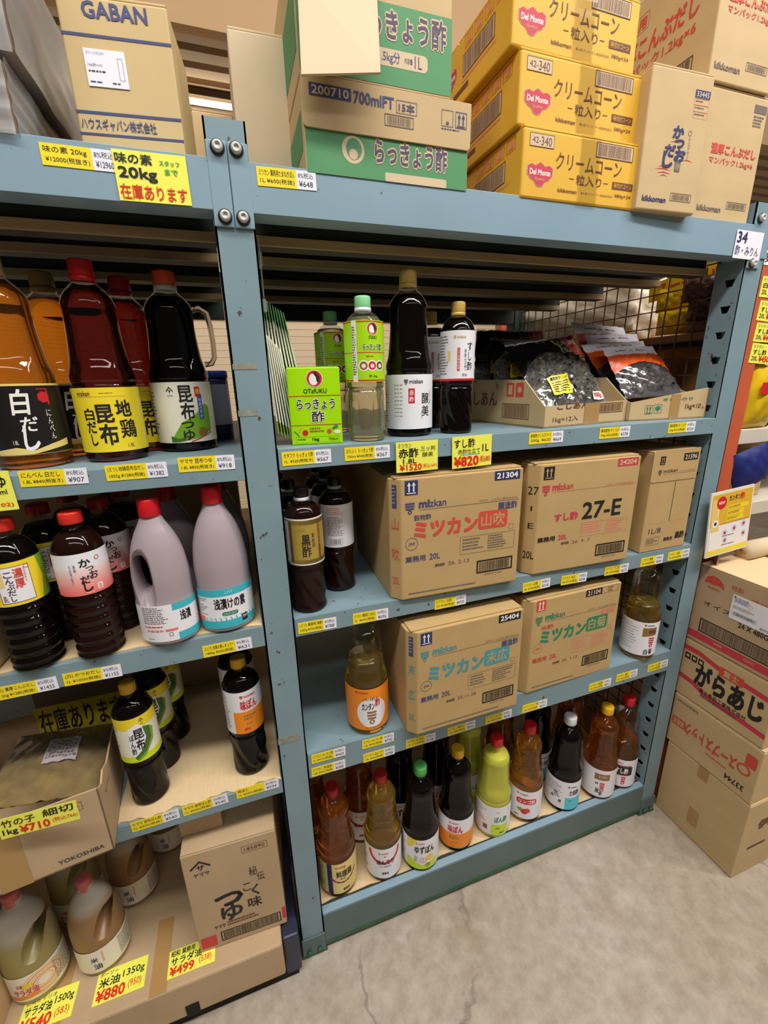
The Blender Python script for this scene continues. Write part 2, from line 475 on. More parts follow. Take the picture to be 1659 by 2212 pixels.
g = G(); g.box((-1.26, -0.012, 0.022), (1.36, 0.012, 0.052), mat('lamp_housing', (70, 56, 44), 0.7), 0.003); g.build('housing', t)

# ================================================================== the blue storage rack (two bays that share the middle post)
S1, S2, S3, S4 = 1.502, 1.120, 0.737, 0.137
L1, L2, L3, L4 = 1.489, 1.118, 0.684, 0.18
TOP = 1.98
rack = thing('storage_rack', 'pale blue steel storage rack with slotted posts carrying the sauces and cartons', 'rack', (0, 0, 0))
def post(x0, x1, y0, y1, z1, holes=0, front=True, m=STEEL_WORN):
    g = G(); th = 0.003; zt = z1
    if front: g.box((x0, y0, 0.0), (x1, y0 + th, zt), m)
    g.box((x1 - th, y0, 0.0), (x1, y1, zt), m)
    if not holes: g.box((x0, y0, 0.0), (x0 + th, y1, zt), m)
    else:                                            # flange pierced by a column of slots
        p = 0.065; z = 1.854 + 0.0325
        tops = [zt, z]; g.box((x0, y0, z), (x0 + th, y1, zt), m)
        while z - p > 0.05:
            a, b = z - p, z; c = (a + b) / 2
            O = [(y0, a), (y1, a), (y1, b), (y0, b)]
            H = [(y0 + .024, c - .010), (y0 + .040, c - .010), (y0 + .046, c + .008), (y0 + .018, c + .008)]
            for xx, flip in ((x0, 1), (x0 + th, 0)):
                vs = [(xx, q[0], q[1]) for q in O] + [(xx, q[0], q[1]) for q in H]
                fs = [(i, (i + 1) % 4, 4 + (i + 1) % 4, 4 + i) for i in range(4)]
                g.add(vs, [f[::-1] for f in fs] if flip else fs, m)
            vs = [(x0, q[0], q[1]) for q in H] + [(x0 + th, q[0], q[1]) for q in H]
            g.add(vs, [(i, (i + 1) % 4, 4 + (i + 1) % 4, 4 + i) for i in range(4)], m)
            z -= p
        g.box((x0, y0, 0.0), (x0 + th, y1, z), m); g.box((x0 + th, y1 - th, 0.0), (x1 - th, y1, zt), STEEL_DARK)  # dark back flange added to keep the slots dark
    return g.build('post', rack)
mid = post(-.033, .033, 0.0, 0.075, 2.036)
right_post = post(1.255, 1.321, 0.0, 0.075, 2.03, holes=1)
post(-1.42, -1.354, 0.0, 0.075, 2.03)
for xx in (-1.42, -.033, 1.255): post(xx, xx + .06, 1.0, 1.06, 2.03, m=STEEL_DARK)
# worn tape marks left on the middle post
TM = mat('old_tape_residue', (138, 138, 120), 0.7, noise=0.3, scale=60)
for u, v, w, h in ((523, 792, .052, .010), (530, 893, .044, .011), (620, 1598, .060, .019)):
    g = G(); q = P(u, v, y=0); g.box((max(-.032, q.x - w / 2), -0.0006, q.z - h / 2), (min(.032, q.x + w / 2), 0, q.z + h / 2), TM); g.build('tape_residue', mid)
def bolt(x, z, parent, y=-0.003):
    g = G(); g.revolve([(0.0115, 0), (0.0115, 0.002)], 20, mat('bolt_washer', (40, 40, 40), 0.5))
    g.revolve([(0.0082, 0.002), (0.0085, 0.007), (0.0065, 0.010), (0.004, 0.010), (0.0035, 0.008)], 20, BOLT)
    g.build('bolt', parent, (x, y, z), (PI / 2, 0, 0))
def beam(x0, x1, zb, zt, bolts, m=STEEL, brackets=()):
    g = G(); g.box((x0, -0.003, zb), (x1, 0.0, zt), m, 0.0008)
    g.box((x0, 0, zt - .003), (x1, 0.045, zt), m); g.box((x0, 0, zb), (x1, 0.045, zb + .003), m)
    for a, b in brackets: g.box((a, -0.004, zb - 0.024), (b, -0.0005, zt + 0.024), m, 0.0012)
    o = g.build('top_beam', rack)
    for x, z in bolts: bolt(x, z, o, -0.004)
    return o
beam(-1.354, -.0008, 1.906, TOP, ((-.0145, 1.994), (-.0145, 1.897)), brackets=((-.0325, -.0008),))
beam(.0008, 1.321, 1.906, TOP, ((.0145, 1.994), (.0145, 1.897), (1.27, 1.994), (1.27, 1.893)), brackets=((.0008, .0325), (1.255, 1.30)))
def shelf(x0, x1, z, lip, m=STEEL_WORN, d=1.0):
    g = G(); g.box((x0, 0.0, z - .004), (x1, d, z), m)
    g.box((x0, -0.003, z - lip), (x1, 0.0, z), m, 0.001)
    g.box((x0, 0, z - lip), (x1, 0.02, z - lip + .003), m)
    g.box((x0, d - .003, z - .05), (x1, d, z), m)
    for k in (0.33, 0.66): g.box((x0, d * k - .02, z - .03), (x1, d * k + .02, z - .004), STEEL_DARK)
    return g.build('shelf', rack)
for zz, lip in ((S1, .043), (S2, .046), (S3, .078)): shelf(.034, 1.254, zz, lip)
for zz, lip in ((L1, .043), (L2, .05), (L3, .042)): shelf(-1.353, -.034, zz, lip)
g = G(); g.box((.034, -0.003, 0.024), (1.254, 0.0, 0.145), STEEL_BASE, 0.001); g.box((.034, 0, .140), (1.254, .022, .146), STEEL)
g.box((.034, .022, .128), (1.254, .03, .141), STEEL_DARK); g.box((.034, -.0036, .020), (1.254, -.003, .036), GREEN_OLD)
g.box((.034, .03, .130), (1.254, 1.0, .134), STEEL_DARK); g.box((.034, .03, .02), (1.254, .05, .13), BLACK); g.build('base_beam', rack)  # black block paints the shade behind the base beam
for x0, x1 in ((-.038, .038), (1.25, 1.326)):
    g = G(); g.box((x0, -.006, 0), (x1, 0.08, .006), GREEN_OLD); g.box((x0 + .004, -.005, 0), (x1 - .004, -.0005, .075), STEEL_BASE, .001)
    for k in (.3, .7):
        g.revolve([(.007, 0), (.007, .006), (.004, .008)], 10, GREEN_OLD)
        for i in range(len(g.v) - 30, len(g.v)):
            q = g.v[i]; g.v[i] = (x0 + (x1 - x0) * k + q[0], -.006 - q[2], .022 + q[1])
    g.build('foot_plate', rack)
# top deck: dark boards over timber joists, and the rear beam
for x0, x1 in ((-1.353, -.034), (.034, 1.254)):
    g = G(); g.box((x0, .045, 1.955), (x1, 1.0, 1.975), mat('dark_deck_board', (50, 52, 46), 0.85, noise=0.2, scale=8)); g.build('top_deck', rack)
    for y in (.105, .25, .47, .70): 
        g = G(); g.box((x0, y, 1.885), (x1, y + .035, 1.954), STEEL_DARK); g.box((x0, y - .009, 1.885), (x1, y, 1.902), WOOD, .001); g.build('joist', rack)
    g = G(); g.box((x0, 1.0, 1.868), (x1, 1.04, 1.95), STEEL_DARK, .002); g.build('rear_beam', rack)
# wire mesh panel that closes the right end
g = G(); WIRE = mat('brown_wire', (96, 74, 56), 0.5, metal=0.3)
y = .09
while y < 1.0: g.box((1.288, y - .0016, .22), (1.2912, y + .0016, 1.935), WIRE); y += .05
z = .22
while z < 1.94: g.box((1.2912, .08, z - .0016), (1.2944, 1.0, z + .0016), WIRE); z += .05
o = g.build('wire_mesh_panel'); tag(o, 'brown wire mesh panel closing the right end of the blue rack', 'mesh panel')
# cardboard sheets lining shelves
def liner(name, x0, x1, y0, y1, z, label, curl=0.0):
    g = G()
    def top(a, b):
        x = x0 + (x1 - x0) * a; y = y0 + (y1 - y0) * b
        return (x, y + (0.004 * math.sin(a * 23) + .003 * math.sin(a * 61) if b == 0 else 0), z + .0035 + (curl * math.sin(a * 9) if b == 0 else 0))
    g.grid(top, 40, 4, KRAFT_LINER, smooth=False)
    n = 41
    for i in range(40):
        a = top(i / 40, 0); b = top((i + 1) / 40, 0)
        g.add([a, b, (b[0], b[1], z + .0003), (a[0], a[1], z + .0003)], [(0, 1, 2, 3)], KRAFT_RAW)
    o = g.build(name); tag(o, label, 'cardboard sheet', 'cardboard shelf liners'); return o
liner('cardboard_liner', .036, 1.252, .032, .98, .134, 'pale cardboard sheet under the row of tall bottles on the lowest blue shelf')
liner('cardboard_liner', -1.0, -.036, .004, .95, L2, 'ragged cardboard sheet under the red-capped brown bottles and translucent jugs')
liner('cardboard_liner', -.40, -.036, .002, .95, L3, 'cardboard sheet under the two yellow-capped ponzu bottles')
t = thing('cardboard_platform', 'low cardboard-wrapped platform at the foot of the left bay', 'platform', (0, 0, 0))
g = G(); g.box((-1.35, -.05, .055), (-.085, .95, L4), KRAFT_DULL, .006); g.build('wrapped_top', t)
g = G(); g.box((-1.35, -.03, 0), (-.05, .95, .0545), BLACK); g.box((-.0845, -.035, .02), (-.04, .9, .17), mat('dark_blue_bumper', (44, 46, 66), 0.4), .006); g.build('shade_and_bumper', t)  # black block paints in the shadow under the platform, beside the bumper
g = G(); q = P(410, 2150, y=-.0505); g.box((q.x - .016, -.052, .055), (q.x + .016, -.0495, .098), BLACK); g.build('notch_shade', t)  # black patch painted for the shade inside a notch
for u in (345, 140):
    g = G(); q = P(u, 2110, z=L4); g.box((q.x - .02, -.048, L4), (q.x + .02, .12, L4 + .0006), TAPE); g.build('packing_tape', t)

# the orange rack that stands against the blue one, and what is on it
ORANGE = mat('orange_painted_steel', (198, 94, 60), 0.42, noise=0.06, scale=7, spots=(60, 0.72, (110, 70, 50)))
t = thing('orange_rack', 'orange steel rack standing against the right end of the blue rack', 'rack', (0, 0, 0))
for x0, y0 in ((1.3235, .03), (2.6, .03), (2.6, .95)):
    g = G(); g.box((x0, y0, 0), (x0 + .098, y0 + .07, 2.0), ORANGE, .002); g.build('post', t)
BOARD = mat('grey_shelf_board', (206, 196, 180), 0.6)
for z in (.62, 1.21, 1.455):
    g = G(); g.box((1.4225, .035, z - .045), (2.6, 1.0, z), BOARD, .002); g.build('shelf', t)
g = G(); g.box((1.3235, .102, 1.50), (2.6, 1.2, 1.53), mat('brown_shelf_board', (150, 112, 70), 0.6, noise=.15, scale=6), .002); g.build('shelf', t)
g = G(); g.box((1.3235, 1.21, .0), (1.39, 1.27, 1.95), ORANGE, .002); g.build('post', t)
g = G(); g.box((1.3235, .102, 1.722), (2.6, 1.2, 1.745), mat('brown_shelf_board', (150, 112, 70)), .002); g.build('shelf', t)

# ================================================================== cartons
def carton(name, label, at, w, d, h, rz=0.0, m=KRAFT_VIN, front=None, left=None, top=None, chamfer=0.0, chf=None, flaps=True,
           tape=None, cat='carton', group=None, bev=.003, seam='x', gap=.003):
    """corrugated case; local origin at its front left bottom corner"""
    t = thing(name, label, cat, at, rz, group)
    g = G(); c = chamfer
    poly = [(c, 0), (w, 0), (w, d - c), (w - c, d), (0, d), (0, c)] if c else [(0, 0), (w, 0), (w, d), (0, d)]
    th = .004 if flaps else 0
    g.prism(poly, 0.0004, h - th, m, bev)
    if front: front.to(g, lambda x, y, o: (x + c, -o, y))
    if left: left.to(g, lambda x, y, o: (-o, d - x, y))
    if chf: chf.to(g, lambda x, y, o: (x * .7071 - o * .7071, c - x * .7071 - o * .7071, y))
    if top and not flaps: top.to(g, lambda x, y, o: (x, y, h + o))
    g.build('body', t)
    if flaps:
        e = .0015
        if seam == 'x': parts = [((e, e), (w - e, d / 2 - gap / 2)), ((e, d / 2 + gap / 2), (w - e, d - e))]
        else: parts = [((e, e), (w / 2 - gap / 2, d - e)), ((w / 2 + gap / 2, e), (w - e, d - e))]
        for k, (a, b) in enumerate(parts):
            f = G(); f.box((a[0] + c * (k == 0) * .3, a[1] + c * (k == 0) * .3, h - th + .0002), (b[0], b[1], h), m, .001)
            if top and k == 0: top.to(f, lambda x, y, o: (x, y, h + o))
            f.build('top_flap', t)
    if tape:
        f = G(); u0, u1, drop = tape
        f.box((w * u0, -.0011, h - drop), (w * u1, -.0005, h + .0004), TAPE)
        f.box((w * u0, -.0011, h + .0002), (w * u1, d, h + .0008), TAPE); f.build('packing_tape', t)
    return t

# ================================================================== bottles
def spline(pts, n=5):
    out = []
    for i in range(len(pts) - 1):
        p0 = pts[max(i - 1, 0)]; p1 = pts[i]; p2 = pts[i + 1]; p3 = pts[min(i + 2, len(pts) - 1)]
        h = p2[0] - p1[0]
        if h <= 1e-9: out.append(p1); continue
        def slope(a, b): return (b[1] - a[1]) / (b[0] - a[0]) if abs(b[0] - a[0]) > 1e-9 else 0
        d = slope(p1, p2); m1 = slope(p0, p1) if i else d; m2 = slope(p2, p3) if i + 2 < len(pts) else d
        t1 = 0 if m1 * d <= 0 else 2 * m1 * d / (m1 + d); t2 = 0 if m2 * d <= 0 else 2 * m2 * d / (m2 + d)
        for k in range(n):
            t = k / n
            out.append((p1[0] + h * t, (2 * t**3 - 3 * t**2 + 1) * p1[1] + (t**3 - 2 * t**2 + t) * h * t1 + (-2 * t**3 + 3 * t**2) * p2[1] + (t**3 - t**2) * h * t2))
    out.append(pts[-1]); return out
def env(z, a, b, s): return max(0.0, min(1.0, (z - a) / s, (b - z) / s))
def sm(x): return x * x * (3 - 2 * x)
KIND = {}
# one-litre bottle with twisted flutes below the label
KIND['twist'] = dict(R=.041, H=.290, prof=[(0, .80), (.006, .93), (.02, 1), (.05, 1), (.33, .97), (.352, .97), (.368, .92), (.378, .92), (.392, .98), (.405, 1), (.79, 1), (.80, .985), (.83, .90), (.86, .76), (.885, .56), (.90, .40), (.908, .36), (.93, .35)],
    lab=(.415, .785), neck=.905, cap=.40, mod=lambda z, t: 1 - .085 * sm(env(z, .03, .345, .05)) * (0.5 + 0.5 * math.cos(7 * (t + 4.2 * z)))**2)
# one-litre bottle ringed by horizontal ribs
KIND['ringed'] = dict(R=.043, H=.290, prof=[(0, .82), (.006, .94), (.02, 1), (.46, 1), (.47, .985), (.76, .985), (.775, .97), (.81, .88), (.845, .74), (.875, .54), (.892, .38), (.90, .36), (.93, .36)],
    lab=(.475, .755), neck=.898, cap=.44, mod=lambda z, t: 1 - .085 * sm(env(z, .02, .46, .012)) * abs(math.cos(PI * (z - .03) / .0708))**2.5)
# one-litre bottle with upright panels below the label
KIND['panel'] = dict(R=.041, H=.290, prof=KIND['twist']['prof'], lab=(.425, .83), neck=.905, cap=.40,
    mod=lambda z, t: 1 - .07 * sm(env(z, .06, .33, .05)) * (1 if math.cos(8 * t) > 0.1 else 0))
# 1.8 litre bottle with a hand grip
def grip(z, t):
    e = env(z, .45, .80, .05); q = (t + PI) % (2 * PI) - PI
    pan = max(0.0, 1 - (abs(q) / .62)**4) * sm(env(z, .47, .80, .07))
    return 1 - .085 * pan - .05 * sm(max(0, e)) * (math.sin(t)**4)
KIND['big'] = dict(R=.052, H=.352, prof=[(0, .82), (.005, .94), (.02, 1), (.05, 1), (.392, 1), (.402, .98), (.412, .975), (.424, 1), (.44, 1), (.47, .975), (.55, .90), (.67, .83), (.786, .80), (.825, .72), (.858, .57), (.885, .41), (.90, .32), (.93, .31)],
    lab=(.05, .388), neck=.898, cap=.355, mod=grip)
def prof_of(k, H, a=0.0, b=1.0, dr=0.0):
    P0 = spline(KIND[k]['prof'], 5 if k != 'ringed' else 9); R = KIND[k]['R']; out = []
    base = [q for q in P0]
    if k == 'ringed': base = sorted(base + [(.03 + .0708 * i / 12, None) for i in range(74)], key=lambda q: q[0]); 
    def r_at(z):
        for i in range(len(P0) - 1):
            if P0[i][0] <= z <= P0[i + 1][0]:
                s = P0[i + 1][0] - P0[i][0]; f = (z - P0[i][0]) / s if s > 1e-9 else 0
                return P0[i][1] + f * (P0[i + 1][1] - P0[i][1])
        return P0[-1][1]
    zs = sorted(set([round(q[0], 4) for q in base] + ([round(.03 + i * .0158, 4) for i in range(20)] if k == 'twist' else []) + [a, b]))
    for z in zs:
        if a <= z <= b: out.append((max(.002, r_at(z) * R - dr), z * H))
    return out
_bm = {}
def bottle(name, label, at, kind, liquid, capm, art=None, H=None, level=.86, ring=None, rz=0.0, group=None, dark=True, cat='bottle', handle=False, key=None, shell=None, face=None, R=None, labw=None, labz=None, thin_cap=False, lean=(0, 0)):
    K = KIND[kind]; H = H or K['H']; sc = (R / K['R']) if R else 1.0; R = R or K['R']
    if face:                                           # turn so that a place on the label shows where the photo has it
        phi = math.atan2(at[0] - CAM.x, at[1] - CAM.y); rz = -phi + math.asin(face[1]) - (face[0] - .5) * 4.4
    t = thing(name, label, cat, at, rz, group)
    if lean != (0, 0): t.rotation_euler = (lean[0], lean[1], rz)
    def cached(k, fn):
        k = (kind, round(H, 4), round(R, 4)) + k
        if k not in _bm: _bm[k] = fn()
        return _bm[k]
    def rm(dr):
        return lambda r, z, th: r * K['mod'](z / H, th)
    def mk_shell():
        g = G(); g.revolve([(a * sc, b) for a, b in prof_of(kind, H, 0, .93)], 56, shell or CLEAR, rm(0), cap=False); 
        g.add([], [], shell or CLEAR); return g.mesh('body')
    def mk_liq():
        g = G(); g.revolve([(q[0] * sc, q[1]) for q in prof_of(kind, H, .004, level, .0013)], 56, liquid, rm(.0013)); return g.mesh('liquid')
    def mk_cap():
        g = G(); c = K['cap'] * R; z0 = .925 * H
        if thin_cap: z0 = .945 * H
        n = 60
        def rr(r, z, th): return r * (1 + (.022 * math.cos(30 * th) if z > z0 + .001 and z < H - .002 else 0))
        g.revolve([(c * .97, z0), (c, z0 + .0012), (c * .985, H - .003), (c * .96, H - .001), (c * .86, H), (c * .5, H - .0002)], n, capm, rr); return g.mesh('cap')
    def mk_ring():
        g = G(); c = K['cap'] * R
        g.revolve([(c * .98, .897 * H), (c * 1.05, .899 * H), (c * 1.04, .923 * H), (c * .96, .9245 * H)], 40, ring); return g.mesh('cap_ring')
    link('body', cached(('s', (shell or CLEAR).name), mk_shell), t)
    if liquid: link('liquid', cached(('l', liquid.name, level), mk_liq), t)
    link('cap', cached(('c', capm.name, thin_cap), mk_cap), t)
    if ring: link('cap_ring', cached(('r', ring.name), mk_ring), t)
    if art:
        lz = labz or K['lab']
        def mk_lab():
            g = G(); w = (labw or 4.4) * R; s = Sheet(w, (lz[1] - lz[0]) * H); art(s)
            s.to(g, wrap(R * (1.0 if kind != 'ringed' else .985) + .0006, w, lz[0] * H), ustep=.004); return g.mesh('label')
        link('label', cached(('a', key or art.__name__, lz), mk_lab), t)
    if handle:
        g = G(); R_ = R
        g.tube([(R_ * .70, 0, .80 * H), (R_ * .98, 0, .815 * H), (R_ * 1.22, 0, .79 * H), (R_ * 1.30, 0, .72 * H), (R_ * 1.32, 0, .62 * H), (R_ * 1.30, 0, .54 * H), (R_ * 1.18, 0, .505 * H), (R_ * .95, 0, .50 * H)],
               .0058, mat('clear_handle_plastic', (224, 214, 206), 0.12, trans=.75, ior=1.2), 12, flat=1.6); g.build('handle', t)
    return t
def spot(u, v, z, r):
    """centre of a round base whose near edge shows at the pixel"""
    q = P(u, v, z=z); d = Vector((q.x - CAM.x, q.y - CAM.y, 0)).normalized()
    return Vector((q.x + d.x * r, q.y + d.y * r, z + .0004))
def behind(p, dx, dy): return Vector((p.x + dx, p.y + dy, p.z))

SOY = mat('dark_sauce', (14, 8, 7), 0.10, spec=.04)
SOY_RED = mat('dark_broth', (34, 15, 9), 0.10, spec=.04)
def amber(name, col, tr=.93): return mat(name, col, 0.04, trans=tr, ior=1.33)
AMBER = amber('amber_liquid', (232, 168, 60))
AMBER_D = amber('deep_amber_liquid', (226, 140, 40))
RED_AMB = amber('red_brown_liquid', (100, 26, 16), .97)
PALE = amber('pale_straw_liquid', (232, 226, 190), .9)
GOLD = amber('gold_liquid', (240, 204, 92))
LIME = mat('cloudy_lime_liquid', (236, 234, 84), 0.25, trans=.25, ior=1.33)
CAP_RED = mat('cap_red', (204, 26, 34), 0.35); CAP_RED_D = mat('cap_dark_red', (168, 28, 30), 0.35)
CAP_VERM = mat('cap_vermilion', (216, 50, 36), 0.35)
CAP_ORANGE = mat('cap_orange', (240, 92, 44), 0.35); CAP_YEL = mat('cap_yellow', (240, 186, 28), 0.35); CAP_AMB = mat('cap_mustard', (226, 170, 34), 0.35)
CAP_GOLD = mat('cap_gold', (206, 170, 84), 0.35); CAP_LGREEN = mat('cap_pale_green', (150, 222, 160), 0.4); CAP_GREEN = mat('cap_green', (84, 176, 84), 0.4)
CAP_WHITE = mat('cap_white', (232, 232, 236), 0.4); CAP_BLACK = mat('cap_black', (34, 26, 24), 0.3); CAP_TAN = mat('cap_tan', (200, 176, 120), 0.35); CAP_BROWN = mat('cap_brown', (150, 122, 70), 0.4)
LB_W = mat('label_white', (236, 234, 238), 0.4); LB_Y = mat('label_yellow', (240, 214, 44), 0.4); LB_K = mat('label_black', (30, 26, 26), 0.35)
LB_LIME = mat('label_lime', (166, 220, 10), 0.4); LB_CREAM = mat('label_cream', (238, 232, 212), 0.4); LB_GOLD = mat('label_gold', (192, 164, 72), 0.3, metal=.35)
LB_ORANGE = mat('label_orange', (242, 140, 26), 0.4); LB_RED = mat('label_red', (206, 36, 44), 0.4); LB_TEAL = mat('label_teal', (60, 182, 196), 0.4)
LB_BLUE = mat('label_blue', (34, 72, 168), 0.4); LB_LEAF = mat('label_leaf_green', (120, 170, 40), 0.4); LB_KELP = mat('label_kelp_green', (70, 106, 44), 0.4)
LB_STRAW = mat('label_straw', (232, 208, 128), 0.4); LB_PINK = mat('label_pink', (240, 110, 104), 0.4); LB_BROWN = mat('label_brown', (140, 104, 56), 0.4)
LB_NAVY = mat('label_navy', (40, 34, 84), 0.4); LB_BRIGHTLIME = mat('label_bright_lime', (206, 226, 30), 0.4); LB_CYAN = mat('label_sky', (90, 200, 220), 0.4)
INK_DGREY = mat('ink_dark_grey', (70, 66, 70), 0.6)

# ---------------- label artwork (u = .5 faces forward)
def mz(s, u, v, k, m, name=True, L=3):
    """mark with lettering, k = height in fraction"""
    w = k * s.h / s.w * 1.05
    s.three_bars(u, v, u + w, v + k * 1.25, m, L)
    if name: s.T('mizkan', u + w * 1.35, v, u + w * 1.35 + w * 3.6, v + k, m, .02, L)
def art_red_vinegar(s):
    s.rect(0, 0, 1, 1, LB_W, 0); mz(s, .43, .09, .07, INK_DGREY)
    s.rect(.47, .25, .53, .52, LB_RED, 1); s.T('赤', .48, .28, .52, .38, INK_WHITE, .01); s.T('酢', .48, .40, .52, .49, INK_WHITE, .01)
    s.VT('醸美', .60, .32, .69, .78, INK_BLACK, .006); s.VT('三ツ判', .70, .30, .716, .55, INK_BLACK); s.VT('かもしび', .592, .66, .604, .82, INK_GREY)
    s.fine(.33, .18, .42, .82, 9, INK_GREY, fill=.18, cols=3); s.fine(.05, .1, .28, .9, 16, INK_GREY, fill=.35)
def art_sushizu(s):
    s.rect(0, 0, 1, 1, LB_W, 0); s.rect(0, .955, 1, 1, LB_RED); mz(s, .41, .10, .05, CAP_GOLD)
    s.VT('すし酢', .595, .22, .68, .80, INK_BLACK, .006); s.VT('赤酢仕立て', .555, .36, .585, .80, INK_BLACK)
    s.rect(.46, .34, .495, .80, LB_RED); s.VT('三ツ判醸美使用', .466, .36, .489, .78, INK_WHITE, 0)
    s.fine(.53, .86, .64, .92, 2, INK_GREY); s.fine(.16, .1, .36, .9, 14, INK_GREY, fill=.4); s.rect(.33, .4, .37, .6, LB_STRAW)
def otafuku(s, u, v, r):
    s.disc(u, v, r * 1.08, INK_WHITE, 1); s.disc(u, v, r, LB_RED, 2)
    s.disc(u - r * .12 / s.w, v + r * .12 / s.h, r * .58, INK_WHITE, 3, ry=r * .74)
    s.poly([(u - r * .2 / s.w, v - r * .75 / s.h), (u + r * .3 / s.w, v - r * .8 / s.h), (u + r * .68 / s.w, v - r * .2 / s.h), (u + r * .6 / s.w, v + r * .5 / s.h), (u + r * .3 / s.w, v + r * .4 / s.h), (u + r * .2 / s.w, v - r * .2 / s.h)], INK_BLACK, 4)
def art_rakkyo(s):
    s.rect(0, 0, 1, 1, LB_LIME, 0); s.rect(0, .012, 1, .03, LB_RED, 1); s.rect(0, .965, 1, .985, LB_RED, 1); s.rect(0, .51, 1, .522, LB_RED, 1)
    otafuku(s, .515, .13, .011); s.T('OTafUKU', .465, .245, .565, .30, INK_BLACK, .01)
    s.T('らっきょう酢', .40, .37, .625, .48, INK_BLACK, .015, halo=INK_WHITE, hb=.045)
    for u, m in ((.40, LB_BROWN), (.50, LB_RED), (.60, INK_BROWN)):
        s.disc(u, .73, .0108, INK_WHITE, 1); s.disc(u, .73, .0082, m, 2); s.disc(u, .735, .0042, LB_CREAM, 3)
    s.T('約1.5kg', .46, .88, .56, .935, INK_BLACK, .01); s.fine(.43, .57, .57, .60, 1, LB_RED)
    s.rect(.27, 0, .33, 1, LB_CREAM, 2); s.fine(.275, .1, .325, .9, 20, INK_GREY, 3)
def art_kurozu(s):
    s.rect(0, 0, 1, 1, INK_WHITE, 0); s.rect(0, .03, 1, .97, LB_GOLD, 1); s.rect(0, .03, 1, .13, CAP_BROWN, 1); s.rect(0, .88, 1, .97, CAP_BROWN, 1)
    s.T('mizkan', .38, .215, .50, .26, CAP_BROWN, .01)
    s.T('黒', .455, .34, .555, .57, INK_BLACK, .03); s.T('酢', .455, .58, .56, .82, INK_BLACK, .02)
    s.VT('業務用', .575, .31, .615, .64, INK_BLACK, .0); s.rect(.665, .06, .70, .92, INK_BROWN, 2); s.rect(.30, .06, .335, .92, INK_BROWN, 2)
    s.VT('無添加調味酢', .672, .12, .693, .6, LB_GOLD); s.rect(.06, .06, .28, .94, LB_W, 2); s.fine(.08, .1, .26, .9, 18, INK_GREY, 3, fill=.4)
def art_back(s):
    s.rect(0, 0, 1, 1, LB_W, 0); s.fine(.36, .06, .62, .24, 4, INK_SALMON, fill=.4); s.fine(.36, .27, .62, .74, 13, INK_GREY, fill=.4); s.barcode(.36, .79, .56, .94, INK_GREY, .0005)
    s.rect(.0, .0, .25, 1, LB_GOLD, 1)
def art_jidori(s):
    s.rect(0, 0, 1, 1, LB_Y, 0); s.T('mizkan', .335, .05, .44, .12, INK_BROWN, .015); s.rect(.33, .135, .68, .139, LB_BROWN, 1); s.fine(.5, .08, .66, .10, 1, LB_BROWN)
    s.T('地', .59, .20, .70, .45, INK_BLACK, .035); s.T('鶏', .60, .50, .715, .79, INK_BLACK, .02)
    s.T('昆', .455, .26, .57, .53, INK_BLACK, .035); s.T('布', .455, .56, .575, .88, INK_BLACK, .035)
    s.VT('白だし', .37, .30, .44, .90, INK_BLACK, .03); s.T('1.8L', .63, .88, .68, .94, INK_BROWN); s.fine(.05, .1, .28, .9, 14, INK_BROWN, fill=.35)
def art_shirodashi(s):
    s.rect(0, 0, 1, 1, LB_K, 0); s.rect(0, 0, 1, .03, LB_STRAW, 1)
    s.T('白', .455, .08, .545, .42, INK_WHITE, .03, shear=.1); s.T('だ', .475, .46, .565, .66, INK_WHITE, .02, shear=.1); s.T('し', .475, .58, .555, .93, INK_WHITE, .03, shear=.1)
    s.rect(.60, .07, .665, .085, LB_RED, 1); s.rect(.658, .07, .668, .30, LB_RED, 1); s.disc(.635, .19, .010, LB_RED, 1, n=7); s.VT('にんべん', .63, .36, .66, .80, INK_WHITE)
    pts = [(.30, .92), (.42, .88), (.52, .93), (.62, .86), (.75, .80), (.75, .90), (.62, .94), (.5, .99), (.3, .99)]
    s.poly(pts, LB_STRAW, 1); s.rect(.2, .985, .8, 1, LB_BROWN, 1); s.T('1.8L', .41, .78, .44, .84, INK_WHITE)
def yamasa(s, u, v, w, h, m, L=3):
    s.poly([(u, v + h * .42), (u + w * .5, v), (u + w * .5, v + h * .13), (u + w * .06, v + h * .5)], m, L)
    s.poly([(u + w, v + h * .42), (u + w * .94, v + h * .5), (u + w * .5, v + h * .13), (u + w * .5, v)], m, L)
    s.T('サ', u + w * .32, v + h * .3, u + w * .68, v + h * .62, m, .03, L); s.T('ヤマサ', u + w * .12, v + h * .76, u + w * .88, v + h, m, .01, L)
def art_konbutsuyu(s):
    s.rect(0, 0, 1, 1, LB_CREAM, 0)
    s.poly([(.38, .9), (.46, .66), (.56, .55), (.66, .36), (.70, .42), (.70, .80), (.58, .93), (.42, .99), (.38, .99)], LB_LEAF, 1)
    s.poly([(.36, .88), (.42, .93), (.48, .90), (.47, .97), (.36, .99)], LB_KELP, 2)
    yamasa(s, .375, .07, .055, .17, INK_BLACK)
    s.T('昆', .465, .06, .565, .32, INK_BLACK, .025, 3); s.T('布', .465, .34, .565, .62, INK_BLACK, .025, 3); s.T('つ', .455, .65, .545, .755, INK_BLACK, .03, 3); s.T('ゆ', .46, .785, .54, .96, INK_BLACK, .02, 3)
    s.rect(.60, .20, .64, .62, LB_BLUE, 2); s.VT('味まろやか', .607, .26, .633, .60, INK_WHITE, 0, 3); s.rect(.585, .08, .63, .24, LB_RED, 3); s.T('3倍', .592, .11, .623, .20, LB_Y, .03, 4)
    s.disc(.615, .84, .0105, LB_BROWN, 2); s.T('1.8L', .655, .80, .70, .87, INK_BLACK, .01); s.poly([(.5, .99), (.68, .86), (.68, .875), (.52, .995)], LB_RED, 2)
    s.fine(.05, .1, .28, .9, 14, INK_GREY, fill=.35)
